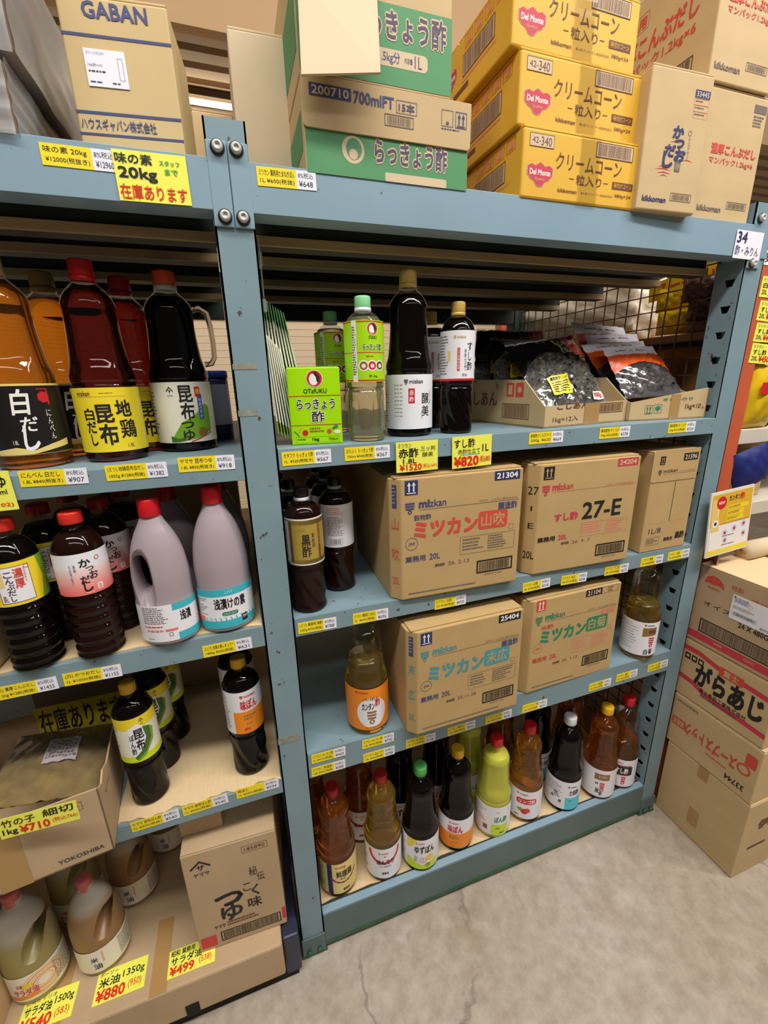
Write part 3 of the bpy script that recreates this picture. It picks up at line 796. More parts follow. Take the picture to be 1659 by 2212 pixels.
def art_nokon(s):
    s.rect(0, 0, 1, 1, LB_Y, 0); s.rect(.34, .10, .60, .93, LB_W, 1); s.frame(.34, .10, .60, .93, INK_BLACK, .0008, 2)
    s.VT('濃厚', .475, .14, .545, .62, INK_RED, .03, 3); s.VT('こんぶだし', .405, .20, .465, .90, INK_BLACK, .015, 3)
    s.VT('白濁調味料', .552, .14, .565, .5, INK_RED, 0, 3); s.disc(.582, .15, .004, INK_RED, 3, ring=.001)
    s.rect(.12, 0, .30, 1, LB_K, 1); s.rect(.35, .16, .395, .55, LB_STRAW, 2); s.fine(.36, .75, .40, .9, 4, INK_GREY, 3)
    s.poly([(.68, 0), (1, 0), (1, 1), (.66, 1), (.72, .5)], LB_LEAF, 1)
def art_katsuo(s):
    s.rect(0, 0, 1, .52, LB_W, 0)
    for i in range(12):
        q = i / 12; m = mat('label_blush_%d' % i, (int(242 - 4 * q), int(230 - 124 * q), int(226 - 128 * q)), .4); s.rect(0, .30 + .70 * i / 12, 1, .30 + .70 * (i + 1) / 12, m, 1)
    s.T('か', .49, .14, .58, .32, INK_BLACK, .03, 3); s.T('つ', .535, .34, .60, .43, INK_BLACK, .03, 3); s.T('お', .555, .45, .625, .64, INK_BLACK, .025, 3)
    s.T('だ', .475, .54, .55, .72, INK_BLACK, .03, 3); s.T('し', .49, .66, .56, .92, INK_BLACK, .035, 3)
    s.disc(.645, .17, .0042, INK_RED, 3, ring=.0012); s.VT('かつおの香りと味わい', .40, .24, .42, .72, INK_NAVY, 0, 3); s.VT('濃縮', .435, .24, .455, .42, INK_NAVY, 0, 3)
    s.rrect(.60, .78, .65, .93, INK_WHITE, .002, 3); s.T('旨', .61, .80, .64, .91, INK_RED, 0, 4); s.fine(.50, .94, .60, .97, 1, INK_WHITE, 3)
def art_asazuke(s):
    s.rect(0, 0, 1, 1, LB_W, 0); s.rect(0, 0, .80, .18, LB_TEAL, 1); s.rect(0, .80, .80, 1, LB_TEAL, 1); s.T('エバラ', .47, .05, .54, .12, INK_WHITE, 0, 3)
    s.T('浅漬けの素', .37, .24, .65, .50, INK_BLACK, .035, 3); s.rrect(.43, .58, .57, .68, INK_GREEN, .004, 2); s.T('レギュラータイプ', .445, .595, .555, .665, INK_WHITE, 0, 3)
    s.rect(.60, .74, .66, .92, INK_BLACK, 2); s.T('業務用', .607, .77, .653, .84, INK_WHITE, 0, 3)
    for i in range(34): s.poly([(.02 + i * .023, .80), (.02 + i * .023 + .010, .80), (.02 + i * .023 + .002, .72), (.02 + i * .023 - .008, .72)], LB_TEAL if i % 2 else LB_W, 1)
    s.fine(.82, .05, .98, .6, 10, INK_GREY, 2, .4); s.fine(.05, .22, .33, .66, 9, INK_GREY, 2, .4); s.rect(.05, .68, .25, .80, LB_PINK, 2)
def art_asazuke_side(s):
    s.rect(0, 0, 1, 1, LB_W, 0); s.rect(.60, 0, 1, .18, LB_TEAL, 1); s.rect(.62, .80, 1, 1, LB_TEAL, 1)
    s.T('浅漬', .655, .24, .76, .50, INK_BLACK, .035, 3); s.fine(.34, .05, .58, .52, 9, INK_GREY, 2, .4); s.fine(.34, .56, .56, .62, 1, INK_RED, 2); s.fine(.36, .66, .60, .72, 1, INK_SALMON, 2, .9)
    s.rect(.52, .66, .62, .72, LB_PINK, 2); s.frame(.545, .76, .575, .86, INK_DGREY, .0008, 2); s.fine(.36, .9, .44, .93, 1, INK_GREY, 2)
def art_konbuponzu(s):
    s.rect(0, 0, 1, 1, LB_CREAM, 0); s.rect(0, 0, 1, .24, LB_Y, 1); s.rect(0, .86, 1, 1, LB_BRIGHTLIME, 1)
    s.poly([(.40, .22), (.50, .14), (.56, .2), (.60, .5), (.52, .8), (.44, .90), (.38, .80)], LB_W, 2)
    s.poly([(.56, .24), (.64, .3), (.64, .55), (.56, .80), (.44, .95), (.42, .88), (.52, .74), (.58, .50)], LB_KELP, 3); s.poly([(.64, .3), (.68, .38), (.66, .62), (.54, .9), (.46, .97), (.44, .95), (.56, .80), (.64, .55)], LB_LEAF, 3)
    yamasa(s, .535, .04, .05, .16, INK_BLACK); s.T('昆', .46, .26, .56, .47, INK_BLACK, .035, 4); s.T('布', .465, .49, .55, .74, INK_BLACK, .035, 4); s.VT('ぽん酢', .405, .34, .455, .82, INK_BLACK, .02, 4)
    s.fine(.05, .1, .28, .9, 14, INK_GREY, 2, .35)
def art_ajipon(s):
    s.rect(0, 0, 1, .48, LB_W, 0); s.rect(0, .47, 1, 1, LB_ORANGE, 1); mz(s, .42, .08, .06, LB_RED); s.fine(.55, .11, .62, .13, 1, LB_RED, 2)
    s.T('味ぽん', .42, .20, .62, .43, LB_RED, .04, 3); s.fine(.44, .56, .62, .70, 2, LB_BROWN, 2); s.fine(.46, .76, .6, .80, 1, LB_BROWN, 2); s.T('業務用', .43, .86, .50, .93, LB_RED, .01, 3)
    s.rect(.08, 0, .32, 1, LB_W, 2); s.fine(.1, .08, .3, .92, 16, INK_GREY, 3, .4)
def art_ryorishu(s):
    s.rect(0, 0, 1, 1, LB_STRAW, 0); s.rect(.30, 0, .36, 1, LB_NAVY, 1)
    c, r = .50, .046
    for k in range(14):
        a0 = math.radians(20 + k * 10); a1 = math.radians(30 + k * 10)
        f = lambda a, q: (c + q / s.w * math.cos(a), .28 + q / s.h * math.sin(a))
        s.poly([f(a0, r), f(a1, r), f(a1, r * .88), f(a0, r * .88)], LB_NAVY if k % 2 else LB_RED, 2)
    mz(s, .40, .09, .05, LB_RED); s.disc(.51, .17, .004, LB_RED, 2, n=3)
    s.T('料理酒', .41, .25, .60, .46, INK_BLACK, .035, 3); s.fine(.45, .50, .56, .54, 1, INK_BLACK, 3); s.T('業務用', .48, .84, .56, .92, INK_BLACK, .02, 3); s.fine(.06, .1, .28, .9, 14, INK_GREY, 2, .35)
def art_honteri(s):
    s.rect(0, 0, 1, 1, LB_W, 0); c = .50
    f = lambda a, q: (c + q / s.w * math.cos(a), .08 + q / s.h * math.sin(a))
    for k in range(18):
        a0 = math.radians(k * 10); a1 = math.radians(k * 10 + 10); s.poly([f(a0, .053), f(a1, .053), f(a1, .043), f(a0, .043)], LB_RED, 1)
    mz(s, .42, .12, .05, LB_RED); s.disc(.50, .25, .004, LB_RED, 2, n=3); s.T('ほんてり', .40, .37, .61, .52, INK_BLACK, .035, 3); s.T('みりん風調味料', .43, .56, .57, .61, INK_GREY, .01, 3); s.T('業務用', .46, .78, .54, .86, INK_BLACK, .02, 3)
    s.fine(.06, .1, .28, .9, 14, INK_GREY, 2, .35)
def art_yuzupon(s):
    s.rect(0, 0, 1, 1, LB_W, 0); s.poly([(.3, 0), (.44, 0), (.36, .30), (.3, .36)], LB_Y, 1); s.poly([(.3, .62), (.5, .86), (.7, .72), (.7, 1), (.3, 1)], LB_BRIGHTLIME, 1)
    mz(s, .42, .09, .045, LB_RED); s.T('ゆずぽん', .41, .20, .66, .45, INK_BLACK, .035, 3); s.disc(.51, .68, .011, LB_RED, 3, ring=.0012); s.T('大分', .495, .62, .525, .74, LB_RED, 0, 3)
    s.disc(.60, .62, .013, LB_Y, 2); s.disc(.60, .62, .009, LB_STRAW, 3); s.disc(.57, .86, .009, LB_LEAF, 3); s.fine(.40, .56, .46, .76, 5, INK_GREY, 2, .4); s.fine(.06, .1, .28, .9, 14, INK_GREY, 2, .35)
def art_ajipon_big(s):
    s.rect(0, 0, 1, .50, LB_W, 0); s.rect(0, .48, 1, 1, LB_ORANGE, 1); mz(s, .42, .09, .05, LB_RED); s.T('味ぽん', .41, .21, .60, .45, LB_RED, .045, 3)
    s.fine(.43, .56, .60, .70, 2, LB_BROWN, 2); s.fine(.46, .78, .58, .82, 1, LB_BROWN, 2); s.fine(.06, .1, .28, .9, 14, INK_GREY, 2, .35)
def art_ponzu_big(s):
    s.rect(0, 0, 1, 1, LB_W, 0); s.rect(.47, .62, .70, .98, LB_BRIGHTLIME, 1); s.T('ぽん酢', .51, .34, .68, .54, INK_FOREST, .04, 3); s.fine(.53, .72, .62, .80, 2, LB_KELP, 2); s.fine(.52, .17, .58, .2, 1, INK_GREEN, 2)
    s.fine(.10, .1, .44, .6, 9, INK_GREY, 2, .3); s.rect(.36, .68, .42, .84, INK_GREY, 1); s.T('業務用', .58, .88, .65, .94, LB_KELP, .02, 3)
def art_ringo(s):
    s.rect(0, 0, 1, 1, LB_W, 0); mz(s, .45, .08, .06, LB_RED); s.rrect(.45, .26, .72, .46, LB_RED, .008, 1); s.T('リンゴ酢', .485, .29, .70, .43, INK_WHITE, .035, 3)
    s.disc(.565, .72, .0125, LB_RED, 2, ry=.0115); s.disc(.60, .68, .010, mat('label_apple', (224, 60, 52), .4), 3); s.poly([(.46, .64), (.52, .60), (.54, .70), (.49, .74)], LB_LEAF, 2); s.T('業務用', .43, .88, .49, .93, INK_BLACK, .02, 3); s.fine(.06, .1, .40, .9, 12, INK_GREY, 2, .3)
def art_tosa(s):
    s.rect(0, 0, 1, 1, LB_W, 0); s.rect(.555, .56, .80, 1, LB_CYAN, 1); mz(s, .575, .14, .05, LB_NAVY); s.T('土佐酢', .60, .28, .74, .46, LB_NAVY, .04, 3); s.fine(.30, .12, .54, .5, 7, INK_GREY, 2, .3); s.fine(.40, .42, .5, .62, 5, INK_DGREY, 2, .5)
    s.poly([(.38, .56), (.41, .68), (.35, .68)], INK_GREY, 1); s.rect(.47, .68, .505, .78, INK_GREY, 1); s.fine(.6, .66, .68, .7, 1, LB_NAVY, 2)
def art_komezu(s):
    s.rect(0, 0, 1, 1, LB_W, 0); s.rect(.56, .14, .76, .36, LB_BROWN, 1); s.rect(.56, .34, .76, .36, CAP_BROWN, 2); s.T('ミツカン', .61, .19, .73, .28, INK_WHITE, .02, 3)
    s.three_bars(.635, .46, .70, .76, LB_RED, 3); s.T('米', .585, .66, .635, .86, INK_BLACK, .03, 3); s.T('酢', .64, .78, .68, .93, INK_BLACK, .02, 3); s.T('穀物', .575, .46, .615, .54, INK_BLACK, .01, 3); s.fine(.10, .1, .52, .9, 10, INK_GREY, 2, .22)
def art_sushi(s):
    s.rect(0, 0, 1, 1, LB_W, 0); s.T('mizkan', .57, .08, .66, .14, LB_RED, .02, 3); s.rect(.53, .20, .78, .58, mat('label_plum', (150, 70, 90), .4), 1); s.rect(.56, .25, .80, .55, LB_K, 2); s.T('すし酢', .575, .30, .74, .50, INK_WHITE, .04, 3)
    s.three_bars(.66, .62, .72, .90, LB_RED, 3); s.fine(.54, .66, .62, .9, 4, INK_DGREY, 2, .5); s.fine(.10, .1, .50, .9, 10, INK_GREY, 2, .22)
def art_shiro(s):
    s.rect(0, 0, 1, 1, LB_W, 0); mz(s, .62, .05, .05, INK_DGREY); s.poly([(.61, .16), (.80, .14), (.80, .38), (.61, .42)], LB_BROWN, 1); s.rect(.69, .22, .80, .32, INK_BROWN, 2); s.three_bars(.70, .44, .78, .72, LB_RED, 3)
    s.T('白', .655, .80, .705, .96, INK_BLACK, .03, 3); s.T('菊', .72, .78, .77, .95, INK_BLACK, .02, 3); s.fine(.30, .1, .58, .9, 10, INK_GREY, 2, .15)
def art_kantan(s):
    s.rect(0, 0, 1, 1, LB_ORANGE, 0); s.rect(0, 0, .16, 1, LB_CREAM, 1); mz(s, .36, .05, .05, LB_RED)
    s.disc(.53, .58, .040, LB_W, 1, ry=.046); s.T('いろいろ使える', .44, .20, .59, .28, INK_BLACK, .015, 3); s.T('カンタン', .425, .33, .555, .50, INK_BLACK, .035, 3, shear=.05); s.T('酢', .565, .26, .62, .44, LB_RED, .035, 3)
    s.three_bars(.475, .54, .575, .84, LB_BROWN, 3); s.T('これ一本で味付けが決まる', .46, .91, .63, .96, INK_BROWN, .01, 3)
def art_saladoil(s):
    s.rect(0, 0, 1, 1, LB_CREAM, 0)
    for k in range(5): s.disc(.62, .5, .046 - .007 * k, LB_ORANGE if k % 2 else mat('label_peach', (240, 190, 140), .4), 1 + k * .3, ry=.04 - .006 * k, ring=.003)
    s.disc(.48, .40, .012, LB_Y, 3, ry=.008); s.T('日清', .40, .28, .45, .42, LB_RED, .02, 4); s.T('サラダ油', .36, .48, .56, .74, LB_RED, .04, 4, halo=INK_WHITE); s.poly([(.30, .80), (.56, .74), (.56, .86), (.30, .96)], LB_ORANGE, 2); s.fine(.70, .1, .95, .9, 14, INK_GREY, 2, .4)
def art_komeabura(s):
    s.rect(0, 0, 1, 1, LB_CREAM, 0); s.T('米', .435, .28, .50, .50, INK_NAVY, .02, 3); s.T('油', .45, .58, .52, .84, INK_NAVY, .02, 3); s.VT('国産米ぬか使用', .535, .12, .555, .60, INK_SALMON, 0, 3); s.fine(.70, .1, .95, .9, 14, INK_GREY, 2, .4)

# ---------------- moulded jugs with a handle opening
def jug(name, label, at, prof, H, R, holes, m, capm, cap=(.885, .36), art=None, labz=None, labw=4.2, rz=0.0, sy=.82, level=None, m2=None, group=None, cat='jug', key=None):
    t = thing(name, label, cat, at, rz, group)
    k = ('jug', key or name, m.name, round(H, 3), m2.name if m2 else '')
    if k not in _bm:
        g = G(); g.revolve([(r * R, z * H) for z, r in spline(prof, 5)], 56, m, sy=sy)
        o = g.build('tmp_jug')
        cs = []
        for (x, z, rx, rzz, tilt) in holes:
            q = G(); n = 28; vs = []
            ring = [(x + rx * math.copysign(abs(math.cos(2 * PI * i / n))**.75, math.cos(2 * PI * i / n)), z + rzz * math.copysign(abs(math.sin(2 * PI * i / n))**.75, math.sin(2 * PI * i / n))) for i in range(n)]
            c, s = math.cos(tilt), math.sin(tilt)
            ring = [(x + (a - x) * c - (b - z) * s, z + (a - x) * s + (b - z) * c) for a, b in ring]
            rows = [(-.2, 3.4), (-R * sy * .86, 1.75), (-R * sy * .45, 1.0), (R * sy * .45, 1.0), (R * sy * .86, 1.75), (.2, 3.4)]
            for yy, sc in rows: vs += [(x + (a - x) * sc, yy, z + (b - z) * sc) for a, b in ring]
            fs = [(j * n + i, j * n + (i + 1) % n, (j + 1) * n + (i + 1) % n, (j + 1) * n + i) for j in range(5) for i in range(n)] + [list(range(n))[::-1], list(range(5 * n, 6 * n))]
            q.add(vs, fs, m, True); c_ = q.build('tmp_cut')
            b2 = bmesh.new(); b2.from_mesh(c_.data); bmesh.ops.recalc_face_normals(b2, faces=b2.faces[:]); b2.to_mesh(c_.data); b2.free()
            md = o.modifiers.new('b', 'BOOLEAN'); md.operation = 'DIFFERENCE'; md.object = c_; md.solver = 'EXACT'; cs.append(c_)
        bpy.context.view_layer.update()
        me = bpy.data.meshes.new_from_object(o.evaluated_get(bpy.context.evaluated_depsgraph_get())); me.name = 'body'
        for c_ in cs: bpy.data.objects.remove(c_)
        bpy.data.objects.remove(o)
        if m2:                                          # the oil shows through the milky wall below its level, softly at the top
            bm = bmesh.new(); bm.from_mesh(me); n0 = len(me.materials); st = 7; ca = m.node_tree.nodes['Principled BSDF'].inputs['Base Color'].default_value; cb = m2.node_tree.nodes['Principled BSDF'].inputs['Base Color'].default_value
            lv = [(level + .045 - .016 * i) * H for i in range(st)]
            for z in lv: bmesh.ops.bisect_plane(bm, geom=bm.verts[:] + bm.edges[:] + bm.faces[:], plane_co=(0, 0, z), plane_no=(0, 0, 1), dist=1e-6)
            for f in bm.faces:
                k_ = sum(1 for z in lv if f.calc_center_median().z < z)
                f.material_index = n0 + k_ - 1 if k_ else 0
            bm.to_mesh(me); bm.free()
            for i in range(st):
                w_ = (i + 1) / st; q = mat(m2.name + '_%d' % i, (0, 0, 0), .32, trans=.25); q.node_tree.nodes['Principled BSDF'].inputs['Base Color'].default_value = tuple(ca[j] * (1 - w_) + cb[j] * w_ for j in range(4)); me.materials.append(q)
        for p in me.polygons: p.use_smooth = True
        try: me.set_sharp_from_angle(angle=math.radians(50))
        except Exception: pass
        _bm[k] = me
    link('body', _bm[k], t)
    c = cap[1] * R; z0 = cap[0] * H
    g = G(); g.revolve([(c * .98, z0), (c, z0 + .001), (c * .97, H - .003), (c * .9, H), (c * .3, H)], 50, capm, lambda r, z, th: r * (1 + (.02 * math.cos(25 * th) if z0 + .0005 < z < H - .001 else 0))); g.build('cap', t)
    if art:
        g = G(); w = labw * R; s = Sheet(w, (labz[1] - labz[0]) * H); art(s)
        f0 = wrap(R + .0008, w, labz[0] * H); f1 = lambda x, y, o: (lambda p: (p[0], p[1] * (sy + .004), p[2]))(f0(x, y, o)); s.to(g, f1, ustep=.004); g.build('label', t)
    return t

# ================================================================== price tags and hand-written cards
def price_tag(u, v, l1, l2, w2, label, x=None, y=-.0035, w=.100, h=.028, tilt=0.0, yy=None):
    q = P(u, v, y=y)
    g = G(); g.box((-w / 2, -.0004, -h / 2), (w / 2, .0002, h / 2), TAG_Y)
    s = Sheet(w, h); s.rect(.66, 0, 1, 1, TAG_W, 0)
    s.T(l1, .04, .11, .04 + min(.59, .062 * len(l1) + .06), .45, INK_BLACK, .0, 2)
    s.T(l2, .05, .56, .62, .86, INK_BLACK, .0, 2); s.T('8%税込', .69, .12, .95, .42, INK_DGREY, 0, 2); s.T(w2, .70, .56, .94, .86, INK_DGREY, .01, 2)
    s.to(g, lambda a, b, o: (a - w / 2, -.0004 - o, b - h / 2), off=.0001, lay=.0001)
    o = g.build('price_tag', None, (q.x, q.y, q.z), (0, tilt, 0)); tag(o, label, 'price tag', 'yellow and white price tags'); return o
def card(name, label, corners, y, art, m=NEON_Y, group=None, gloss=True, th=.0006, cat='price card'):
    """paper card fixed in an upright plane; corners in the photograph: top left, top right, bottom right, bottom left"""
    q = [P(u, v, y=y) for u, v in corners]
    w = ((q[1] - q[0]).length + (q[2] - q[3]).length) / 2; h = ((q[3] - q[0]).length + (q[2] - q[1]).length) / 2
    c = sum(q, Vector()) / 4; d = (q[1] - q[0]) + (q[2] - q[3]); a = math.atan2(d.z, d.x)
    g = G(); g.box((-w / 2, -th, -h / 2), (w / 2, 0, h / 2), m); s = Sheet(w, h); art(s)
    s.to(g, lambda x, z, o: (x - w / 2, -th - o, z - h / 2))
    t = g.build(name, None, c, (0, -a, 0)); tag(t, label, cat, group); return t

# ================================================================== cartons on the middle shelves
def mizkan_front(w, h, cm, cn, num, nbg, kanji, kc, date, sub=None, subc=None, thin=False):
    s = Sheet(w, h, hash(num) % 97 if False else int(num) % 97)
    s.arrows(.03, .03, .13, .14, nbg if not thin else INK_RED, INK_WHITE)
    if thin:
        s.rect(.58, .035, .77, .105, INK_BLACK); s.T(num, .60, .047, .75, .093, KRAFT_PALE, .03); s.frame(.77, .035, .97, .105, INK_GREY, .0008); s.T(kanji, .84, .045, .90, .065, INK_BLACK); s.T('20L', .84, .075, .90, .093, INK_BLACK)
    else:
        nb = INK_BLACK if num == '25404' else nbg; s.rect(.755, .02, .975, .095, nb); s.T(num, .775, .036, .955, .08, INK_WHITE, .03)
    s.three_bars(.03, .20, .105, .285, cm); s.T('mi', .14, .19, .22, .245, cm, .05); s.T('zkan', .225, .19, .355, .247, cm, .01)
    s.rect(.14, .262, .98, .265, INK_GREY); s.T('やがて、いのちに変わるもの。', .63, .235, .97, .255, INK_GREY)
    s.T('醸造酢', .80, .275, .965, .335, INK_BLUE if not thin else INK_SALMON, .02)
    if sub: s.T(sub, .10, .30, .235, .345, subc or INK_BLUE, .01)
    s.T('ミツカン', .105, .36, .62, .485, cn, .055)
    s.rrect(.63, .335, .885, .485, cn, .008); s.T(kanji, .655, .355, .86, .465, KRAFT_VIN, .02)
    s.frame(.90, .47, .945, .51, INK_GREY, .0006); s.disc(.08, .53, .0155, INK_BLUE if not thin else INK_RED, ring=.001); s.T('JAS', .055, .515, .105, .545, INK_BLUE if not thin else INK_RED, .01)
    s.T('業務用', .03, .63, .19, .68, INK_BLUE if not thin else INK_RED, .015); s.T('20L', .225, .63, .31, .68, INK_BLUE if not thin else INK_RED, .01)
    tc = INK_GREY if not thin else INK_SALMON
    s.frame(.48, .53, .96, .68, tc, .0007); s.fine(.50, .55, .70, .66, 4, tc, fill=.45); s.fine(.72, .545, .95, .67, 6, tc, fill=.5)
    s.T('賞味期限', .27, .725, .35, .75, INK_DGREY, .02); s.T(date, .38, .72, .56, .75, INK_GREY)
    s.barcode(.63, .755, .955, .87, INK_BLACK, .004); s.T('4902106', .70, .88, .86, .895, INK_GREY)
    s.fine(.05, .945, .93, .96, 1, INK_GREY, fill=.8)
    return s
def strip_sheet(w, h, chars, c):
    s = Sheet(w, h); s.rect(.28, .06, .66, .24, INK_BLUE); s.fine(.30, .08, .64, .22, 5, KRAFT_VIN, 2, .3)
    for k, ch in enumerate(chars): s.T(ch, .22, (.32, .56, .80)[k], .80, (.41, .66, .865)[k], c, .0)
    return s
hb = .302
carton('vinegar_carton', 'kraft vinegar case numbered 21304 with big red lettering, behind the two hanging yellow cards', (.268, -.012, S2 + .0005), .336, .36, hb, math.radians(-1.5), front=mizkan_front(.312, hb, INK_BLUE, INK_RED, '21304', INK_NAVY, '山吹', INK_RED, '26. 2.13', '穀物酢'), chamfer=.022, chf=strip_sheet(.0311, hb, ('山', '吹', '20L'), INK_RED), group='vinegar cases')
hb = .310
carton('vinegar_carton', 'kraft vinegar case numbered 25404 with teal lettering on the third blue shelf', (.294, -.042, S3 + .0005), .328, .36, hb, math.radians(.6), front=mizkan_front(.304, hb, INK_TEAL, INK_TEAL, '25404', INK_NAVY, '末広', INK_TEAL, '25.11.28'), chamfer=.022, chf=strip_sheet(.0311, hb, ('末', '広', '20L'), INK_TEAL), group='vinegar cases')
carton('vinegar_carton', 'kraft vinegar case numbered 21104 with green lettering on the third blue shelf', (.655, -.010, S3 + .0005), .336, .36, hb - .005, math.radians(1.2), front=mizkan_front(.312, hb, INK_GREEN, INK_GREEN, '21104', INK_BLACK, '白菊', INK_GREEN, '26. 1.13', '米酢', INK_RED, thin=True), chamfer=.022, group='vinegar cases')
hb = .302
s = Sheet(.312, hb, 5); s.arrows(.03, .035, .13, .145, INK_BLACK, KRAFT_VIN); s.rect(.76, .02, .975, .09, INK_ROSE); s.T('24204', .78, .035, .955, .077, KRAFT_PALE, .03)
s.three_bars(.025, .195, .10, .28, INK_ROSE); s.T('mi', .125, .19, .195, .24, INK_ROSE, .05); s.T('zkan', .20, .19, .325, .242, INK_ROSE, .01); s.rect(.125, .258, .98, .260, INK_ROSE); s.T('やがて、いのちに変わるもの。', .67, .235, .96, .252, INK_ROSE)
s.T('すし酢', .17, .455, .40, .525, INK_ROSE, .04); s.T('27-E', .45, .385, .85, .535, INK_BLACK, .025); s.frame(.45, .57, .945, .70, INK_SALMON, .0008); s.fine(.46, .58, .69, .68, 4, INK_SALMON, fill=.5); s.fine(.72, .58, .94, .69, 5, INK_SALMON, fill=.6)
s.T('業務用', .02, .655, .19, .70, INK_BLACK, .03); s.T('20L', .225, .655, .315, .70, INK_ROSE, .02); s.T('賞味期限', .26, .725, .34, .75, INK_DGREY, .02); s.T('26. 9. 7', .37, .725, .56, .752, INK_GREY)
s.barcode(.635, .80, .955, .915, INK_BLACK, .004); s.T('4902106', .71, .925, .86, .94, INK_GREY)
st = Sheet(.0311, hb); st.T('27', .1, .20, .95, .27, INK_BLACK); st.T('I', .42, .37, .55, .41, INK_BLACK); st.T('E', .3, .52, .75, .57, INK_BLACK); st.T('20L', .05, .78, .95, .85, INK_BLACK, .01)
carton('vinegar_carton', 'kraft sushi vinegar case with large black figures and number 24204 on red', (.642, -.008, S2 + .0005), .336, .36, hb, math.radians(-1.6), front=s, chamfer=.022, chf=st, group='vinegar cases')
s = Sheet(.172, .30, 8); s.rrect(-.02, -.01, 1.0, .285, KRAFT_VIN, .008, 6); s.frame(-.02, -.01, 1.0, .287, KRAFT_RAW, .0009, 6.5)
s.arrows(.13, .045, .24, .125, INK_BLACK, KRAFT_VIN); s.v = [(a, b, L + 7 if L < 6 else L) for a, b, L in s.v]
s2 = Sheet(.172, .30, 8); s2.rect(.64, .035, .96, .105, INK_BLACK, 8); s2.T('21596', .67, .05, .93, .092, KRAFT_PALE, .03, 9); s2.three_bars(.12, .175, .20, .225, INK_DGREY, 8); s2.T('mizkan', .24, .17, .54, .205, INK_DGREY, .01, 8); s2.rect(.24, .218, .97, .220, INK_GREY, 8); s2.T('やがて、いのちに変わるもの。', .6, .195, .95, .21, INK_GREY, 0, 8)
s2.rect(.555, .30, .565, .70, INK_BLACK, 1); s2.rect(.0, .70, 1, .703, KRAFT_RAW, 1); s2.T('1L/8', .13, .755, .40, .81, INK_DGREY, 0); s2.T('業務用', .50, .87, .70, .91, INK_BLACK, .02); s2.T('黒酢', .76, .83, .97, .90, INK_BLACK, .04); s2.frame(.10, .85, .40, .93, INK_GREY, .0008); s2.fine(.12, .865, .38, .92, 3, INK_GREY)
s.v += [q for q in s2.v]; o = len(s.v) - len(s2.v); s.f += [[i + o for i in f] for f in s2.f]; s.m += s2.m
carton('vinegar_carton', 'narrow kraft case numbered 21596 with a folded front flap beside the slotted post', (1.042, -.003, S2 + .0005), .176, .33, .30, 0.0, front=s, group='vinegar cases')
# dim cartons standing at the back of the shelves
for (x, y, z, w, d, h, lab) in ((.06, .62, S2, .30, .30, .27, 'plain dark carton at the back of the second shelf, behind the black vinegar bottles'),
                                (.40, .62, S3, .38, .30, .29, 'plain carton in the dark at the back of the third shelf, behind the teal-lettered case'),
                                (.80, .62, S3, .38, .30, .29, 'plain carton in the dark at the back of the third shelf, behind the green-lettered case'),
                                (-.75, .50, L2, .32, .30, .30, 'dark carton at the back of the shelf, behind the red-capped sauce bottles'),
                                (-.40, .52, L2, .34, .30, .27, 'brown carton at the back of the shelf, behind the translucent handle jugs'),
                                (-.70, .45, L3, .62, .36, .34, 'large brown carton in the dark behind the bamboo shoot tray'),
                                (.06, .60, .138, .55, .34, .36, 'plain carton in the dark behind the left half of the tall bottle row'),
                                (.64, .60, .138, .56, .34, .36, 'plain carton in the dark behind the right half of the tall bottle row')):
    carton('storage_carton', lab, (x, y, z + .0042), w, d, h, 0, KRAFT_DULL)

# ================================================================== cartons on top of the rack
DT = 1.9755
s = Sheet(.155, .217, 3)
s.T('GABAN', .22, .045, .80, .135, INK_BLUE, .03); s.rect(0, .225, 1, .243, INK_BLUE); s.rect(0, .672, 1, .690, INK_BLUE); s.rect(0, .805, 1, .820, INK_BLUE); s.T('ハウスギャバン株式会社', .03, .715, .74, .785, INK_BLUE, .015)
GAB = mat('tan_board', (206, 178, 126), 0.7, noise=.04, scale=9)
t = carton('spice_carton', 'tall tan carton with blue lines and a white sticker on the rack top', (-.219, .060, DT), .155, .145, .217, math.radians(-6), GAB, front=s, chamfer=0)
g = G(); g.box((.026, -.0012, .103), (.084, -.0006, .150), PAPER); q = Sheet(.058, .05, 4); q.T('グリーンラビオリ', .06, .1, .5, .18, INK_BLUE); q.T('1kg袋×10', .06, .4, .4, .48, INK_BLUE); q.fine(.06, .58, .7, .64, 1, INK_BLACK); q.fine(.06, .85, .4, .9, 1, INK_BLUE); q.fine(.6, .85, .92, .9, 1, INK_BLUE); q.barcode(.80, .22, .92, .78, INK_BLUE, .0004)
q.to(g, lambda x, y, o: (.026 + x, -.0012 - o, .102 + y)); g.build('shipping_label', t)['label'] = 'white sticker with blue print'
# plastic-wrapped cartons at the left
WRAPC = mat('wrapped_grey_board', (160, 140, 128), 0.4, noise=.10, scale=7)
def wrapped(at, w, d, h, rz, lab):
    t = thing('wrapped_carton', lab, 'carton', at, rz, 'shrink-wrapped cartons')
    g = G(); g.prism([(0, 0), (w, 0), (w, d), (0, d)], 0.0004, h, WRAPC, .006); s = Sheet(d, h); s.poly([(.25, .3), (.3, .3), (.42, .62), (.37, .66)], INK_SALMON); s.to(g, lambda x, y, o: (w + o, x, y)); g.build('body', t)
    g = G(); rnd = random.Random(int(h * 1000))
    def f(side):
        ph = rnd.uniform(0, 9)
        def fn(a, b):
            k = .003 + .0025 * math.sin(a * 17 + b * 9 + ph) * math.sin(b * 13 - a * 5)
            if side == 0: return (a * w, -k, b * h)
            if side == 1: return (w + k, a * d, b * h)
            return (a * w, b * d, h + k)
        return fn
    for k in range(3): g.grid(f(k), 14, 14, film('shrink_wrap', (205, 202, 195), gloss=.03, rough=.42, haze=.25), True)
    g.build('plastic_wrap', t); return t
